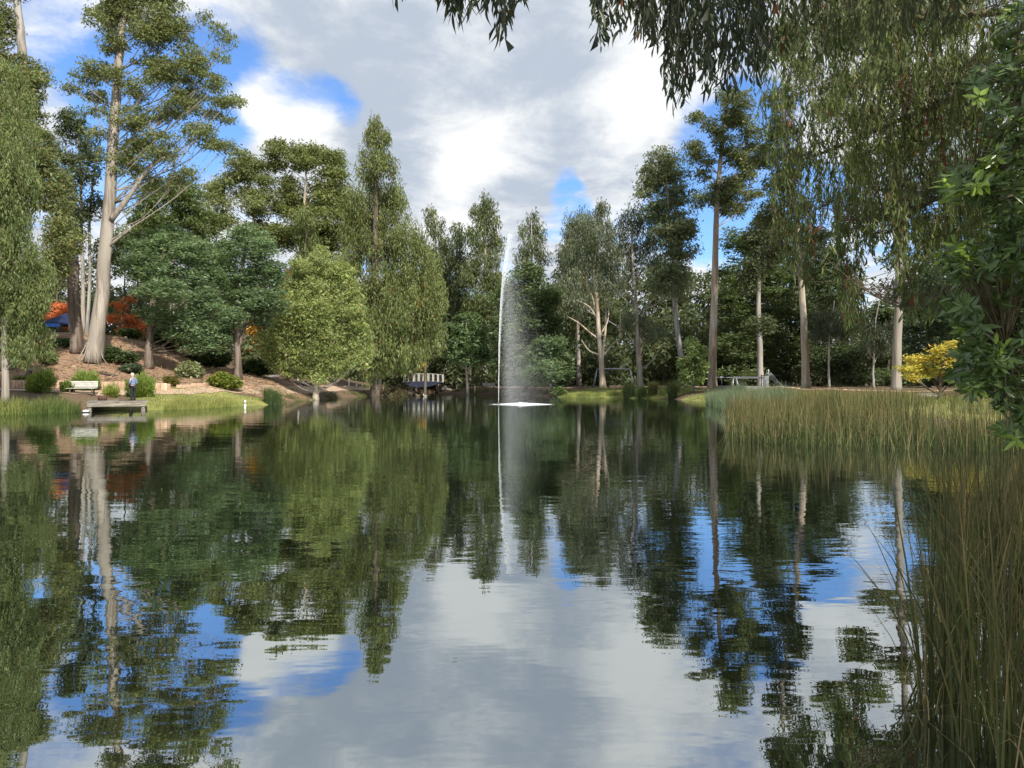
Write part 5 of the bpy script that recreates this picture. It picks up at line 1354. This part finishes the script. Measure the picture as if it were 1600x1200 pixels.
# a few long strands that hang lower
for x, yt, yb, Y in [(1250, 330, 440, 10.8), (1262, 320, 450, 10.6), (1240, 330, 420, 11), (1325, 400, 500, 10.5), (1335, 400, 525, 10.4), (1318, 390, 480, 10.7), (1425, 400, 500, 9.8), (1412, 420, 480, 9.9), (1345, 440, 520, 10.2), (1210, 300, 385, 11.2), (1222, 310, 400, 11.2)]:
    for j in range(3):
        strand(P(x + rng.normal(0, 5), yt, Y), (yb - yt) / F * Y, .135, .017, (.115, .145, .05), .9, .04, rare=.1)
LP, LD, LS, LL, LW, LC = map(np.array, (LP, LD, LS, LL, LW, LC))
print('overhang leaves', len(LP))
# the 300 leaves that show largest are parts of their own
def leaf_proto(name, ratio, curve, mt, fold=.25, sick=.12):
    mb = MB(); vs_, fs = [], []
    n_ = 7
    for i in range(n_ + 1):
        u = i / n_
        hw_ = ratio * .5 * (math.sin(math.pi * min(1, u * 1.02) ** .75) * (1 - .25 * u) + .02)
        x = sick * math.sin(math.pi * u) ; z = curve * u * u
        vs_ += [(x - hw_, u, z + fold * hw_), (x, u, z), (x + hw_, u, z + fold * hw_)]
        if i:
            a = (i - 1) * 3
            fs += [(a, a + 1, a + 4, a + 3), (a + 1, a + 2, a + 5, a + 4)]
    mb.add(vs_, fs, True)
    me = mb.mesh(name); me.materials.append(mt)
    return me
m_noise('gum_leaf_single', (.050, .066, .034), (.072, .09, .05), (1, 1, 1), .45, 0, rand=.35)
m_noise('shrub_leaf_single', (.085, .140, .04), (.12, .18, .05), (1, 1, 1), .28, 0, rand=.45, spec=.5)
protos = [leaf_proto('leaf', .14, c_, MAT['gum_leaf_single'], sick=s_) for c_, s_ in ((.1, .1), (-.08, -.1), (.05, .16), (0, -.05))]
def place_leaves(root, base, sel, P_, D_, S_, L_, prot, wr):
    for j, i in enumerate(sel):
        d = Vector(D_[i]).normalized(); s_ = Vector(S_[i]); s_ = (s_ - d * s_.dot(d)).normalized()
        nrm = s_.cross(d)
        M = Matrix((s_, d, nrm)).transposed().to_4x4() @ Matrix.Diagonal((L_[i] * wr, L_[i], L_[i], 1))
        M.translation = Vector(P_[i] - base)
        o = bpy.data.objects.new('leaf', prot[j % len(prot)])
        C.objects.link(o); o.parent = root; o.matrix_local = M
px2 = 800 + F * LP[:, 0] / LP[:, 1]; py2 = HZ - (LP[:, 2] - LL * .5 - CH) * F / LP[:, 1]
vis = (py2 > 5) & (px2 < 1230)
score = np.where(vis, LL / LP[:, 1], 0)
sel = np.argsort(-score)[:300]
place_leaves(og, ob, sel, LP, LD, LS, LL, protos, 1.0)
rest = np.setdiff1d(np.arange(len(LP)), sel)
def lance_mesh(name, P_, D_, S_, L_, W_, cols, mt, base):
    D_ = unit(D_); S_ = unit(S_ - D_ * (S_ * D_).sum(1, keepdims=True)); N_ = np.cross(S_, D_)
    L_ = L_[:, None]; W_ = W_[:, None]
    bend = rng.normal(0, .10, (len(P_), 1)) * L_
    a = P_; t1 = P_ + D_ * L_ * .33 + N_ * bend * .5; t2 = P_ + D_ * L_ * .68 + N_ * bend; e = P_ + D_ * L_ + S_ * bend
    q1 = np.stack([a, t1 + S_ * W_ * .5, t2 + S_ * W_ * .42, e], 1); q2 = np.stack([a, e, t2 - S_ * W_ * .42, t1 - S_ * W_ * .5], 1)
    v = np.stack([q1, q2], 1).reshape(-1, 3) - base
    TRI[0] += len(P_) * 4
    return np_mesh(name, v, 4, np.repeat(cols, 2, 0), mt)
tag(link('foliage', lance_mesh('foliage', LP[rest], LD[rest], LS[rest], LL[rest], LW[rest], LC[rest].clip(.004, .9), MAT['leaf'], ob), og), kind='stuff')
tb = MB()
for p, r_ in SP: tb.tube(p - ob, np.linspace(r_, r_ * .4, len(p)), 3, cap=False)
tag(tb.build('twig', MAT['twig'], og), kind='stuff')
# unseen crown over and behind the viewer, clusters set to shade near rushes and shrub
n = 24000
cen = np.array([(8, -2, 8.2), (6.5, -4, 9), (9, 2, 8), (5.5, 0, 9.5), (10, -1, 8.5), (7, -6, 9), (4.5, -1, 10), (8, 0, 9), (4, -3, 10), (9, -5, 8), (7, -8, 10), (12, -3, 10), (12, 7, 13)], float)
ids = rng.integers(0, len(cen), n)
sub = cen[:, None] + rng.normal(0, 1.2, (len(cen), 30, 3))
pos = sub[ids, rng.integers(0, 30, n)] + rng.normal(0, .3, (n, 3))
pos = pos[(pos[:, 1] < .5) | (HZ - (pos[:, 2] - CH) * F / np.maximum(pos[:, 1], .5) < -60)]
n = len(pos)
D = np.array((0, 0, -1.0)) + rng.normal(0, .5, (n, 3))
tag(link('canopy', lance_mesh('canopy', pos, D, rng.normal(size=(n, 3)), rng.uniform(.2, .34, n), rng.uniform(.05, .09, n), col_var((.1, .125, .05), n), MAT['leaf'], ob), og), kind='stuff')
for c in cen:
    k_ = int(np.argmin(np.abs(tp[:, 2] - (c[2] - 1.5))))
    q = spline([tp[k_], (tp[k_] + c) / 2 + np.array((0, 0, .3)), c], 4)
    mb = MB(); mb.tube(q - ob, np.linspace(.11, .03, len(q)), 6, cap=False); mb.build('branch', MAT['bark_pale'], og)

# ------------------------------------------------------------------ glossy shrub at the right edge
gs = empty('glossy_shrub', (6.3, 6.6, G(6.3, 6.6)), 'dark glossy leaved shrub crowding the right edge of the photo', 'shrub')
gb = np.array(gs.location)
LP, LD, LS, LL, LW, LC = [], [], [], [], [], []
regs = [(1590, 60, 30, 60, 14), (1560, 130, 40, 40, 16), (1585, 200, 45, 50, 20), (1520, 275, 36, 28, 20), (1570, 290, 50, 50, 30), (1590, 380, 46, 50, 26), (1520, 405, 34, 26, 16), (1565, 440, 50, 40, 26), (1520, 500, 26, 24, 14), (1560, 520, 46, 34, 24),
        (1530, 560, 34, 28, 16), (1505, 285, 30, 20, 14), (1500, 395, 26, 16, 10), (1500, 480, 24, 18, 10), (1515, 585, 30, 20, 12), (1510, 420, 20, 14, 6), (1580, 590, 40, 44, 22), (1590, 650, 24, 36, 12), (1660, 300, 60, 260, 50)]
tb = MB()
stems_ = [spline([(6.3, 6.6, gb[2] - .1), P(1700, 560, 6.6), P(1640, 420, 6.4), P(1600, 250, 6.2), P(1590, 60, 6.1)], 6), spline([(6.2, 6.4, gb[2] - .1), P(1740, 600, 6.2), P(1650, 560, 6.0), P(1570, 540, 5.9)], 6), spline([(6.3, 6.7, gb[2] - .1), P(1720, 480, 6.4), P(1620, 330, 6.2), P(1520, 280, 6.1)], 6)]
for q in stems_: tb.tube(q - gb, np.linspace(.05, .012, len(q)), 7)
allst = np.vstack(stems_)
for (cx, cy, rx, ry, n_) in regs:
    for i in range(int(n_ * 2.2)):
        a = rng.uniform(0, 2 * math.pi); r_ = math.sqrt(rng.random())
        p = P(cx + rx * r_ * math.cos(a), cy + ry * r_ * math.sin(a), rng.uniform(5.5, 7.0))
        k_ = int(np.argmin(np.linalg.norm(allst - p, axis=1) + (allst[:, 2] > p[2] + .1) * .5))
        tb.tube(np.array([allst[k_], (allst[k_] + p) / 2 + np.array((0, 0, -.04)), p]) - gb, [.009, .006, .004], 4, cap=False)
        axis_ = unit(np.array((rng.normal(-.35, .4), rng.normal(-.35, .4), rng.uniform(.2, .9))))
        nl = rng.integers(7, 13)
        young = rng.random() < .10
        for j in range(nl):
            az = j * 2.4 + rng.normal(0, .2)
            u_ = unit(np.cross(axis_, (0.3, .2, 1.0))); v_ = np.cross(axis_, u_)
            out = u_ * math.cos(az) + v_ * math.sin(az)
            d = out * 1.0 + axis_ * rng.uniform(-.2, .7) + np.array((0, 0, -.25))
            LP.append(p - axis_ * rng.uniform(0, .09)); LD.append(d); LS.append(np.cross(d, axis_) + rng.normal(0, .15, 3)); l_ = rng.uniform(.08, .135); LL.append(l_); LW.append(l_ * .30)
            LC.append(np.array((.30, .42, .07) if young else (.105, .165, .048)) * rng.uniform(.7, 1.35))
tb.build('stem', MAT['twig_green'], gs)
LP, LD, LS, LL, LW, LC = map(np.array, (LP, LD, LS, LL, LW, LC))
print('shrub leaves', len(LP))
protos2 = [leaf_proto('leaf', .32, c_, MAT['shrub_leaf_single'], .3, 0.0) for c_ in (-.1, -.2, .02)]
px2 = 800 + F * LP[:, 0] / LP[:, 1]
sel = np.argsort(-np.where((px2 < 1590) & (LC[:, 1] < .15), LL / LP[:, 1], 0))[:300]
place_leaves(gs, gb, sel, LP, LD, LS, LL, protos2, 1.0)
rest = np.setdiff1d(np.arange(len(LP)), sel)
tag(link('foliage', lance_mesh('foliage', LP[rest], LD[rest], LS[rest], LL[rest], LW[rest], LC[rest], MAT['leaf_gloss'], gb), gs), kind='stuff')
print('total foliage triangles', TRI[0])
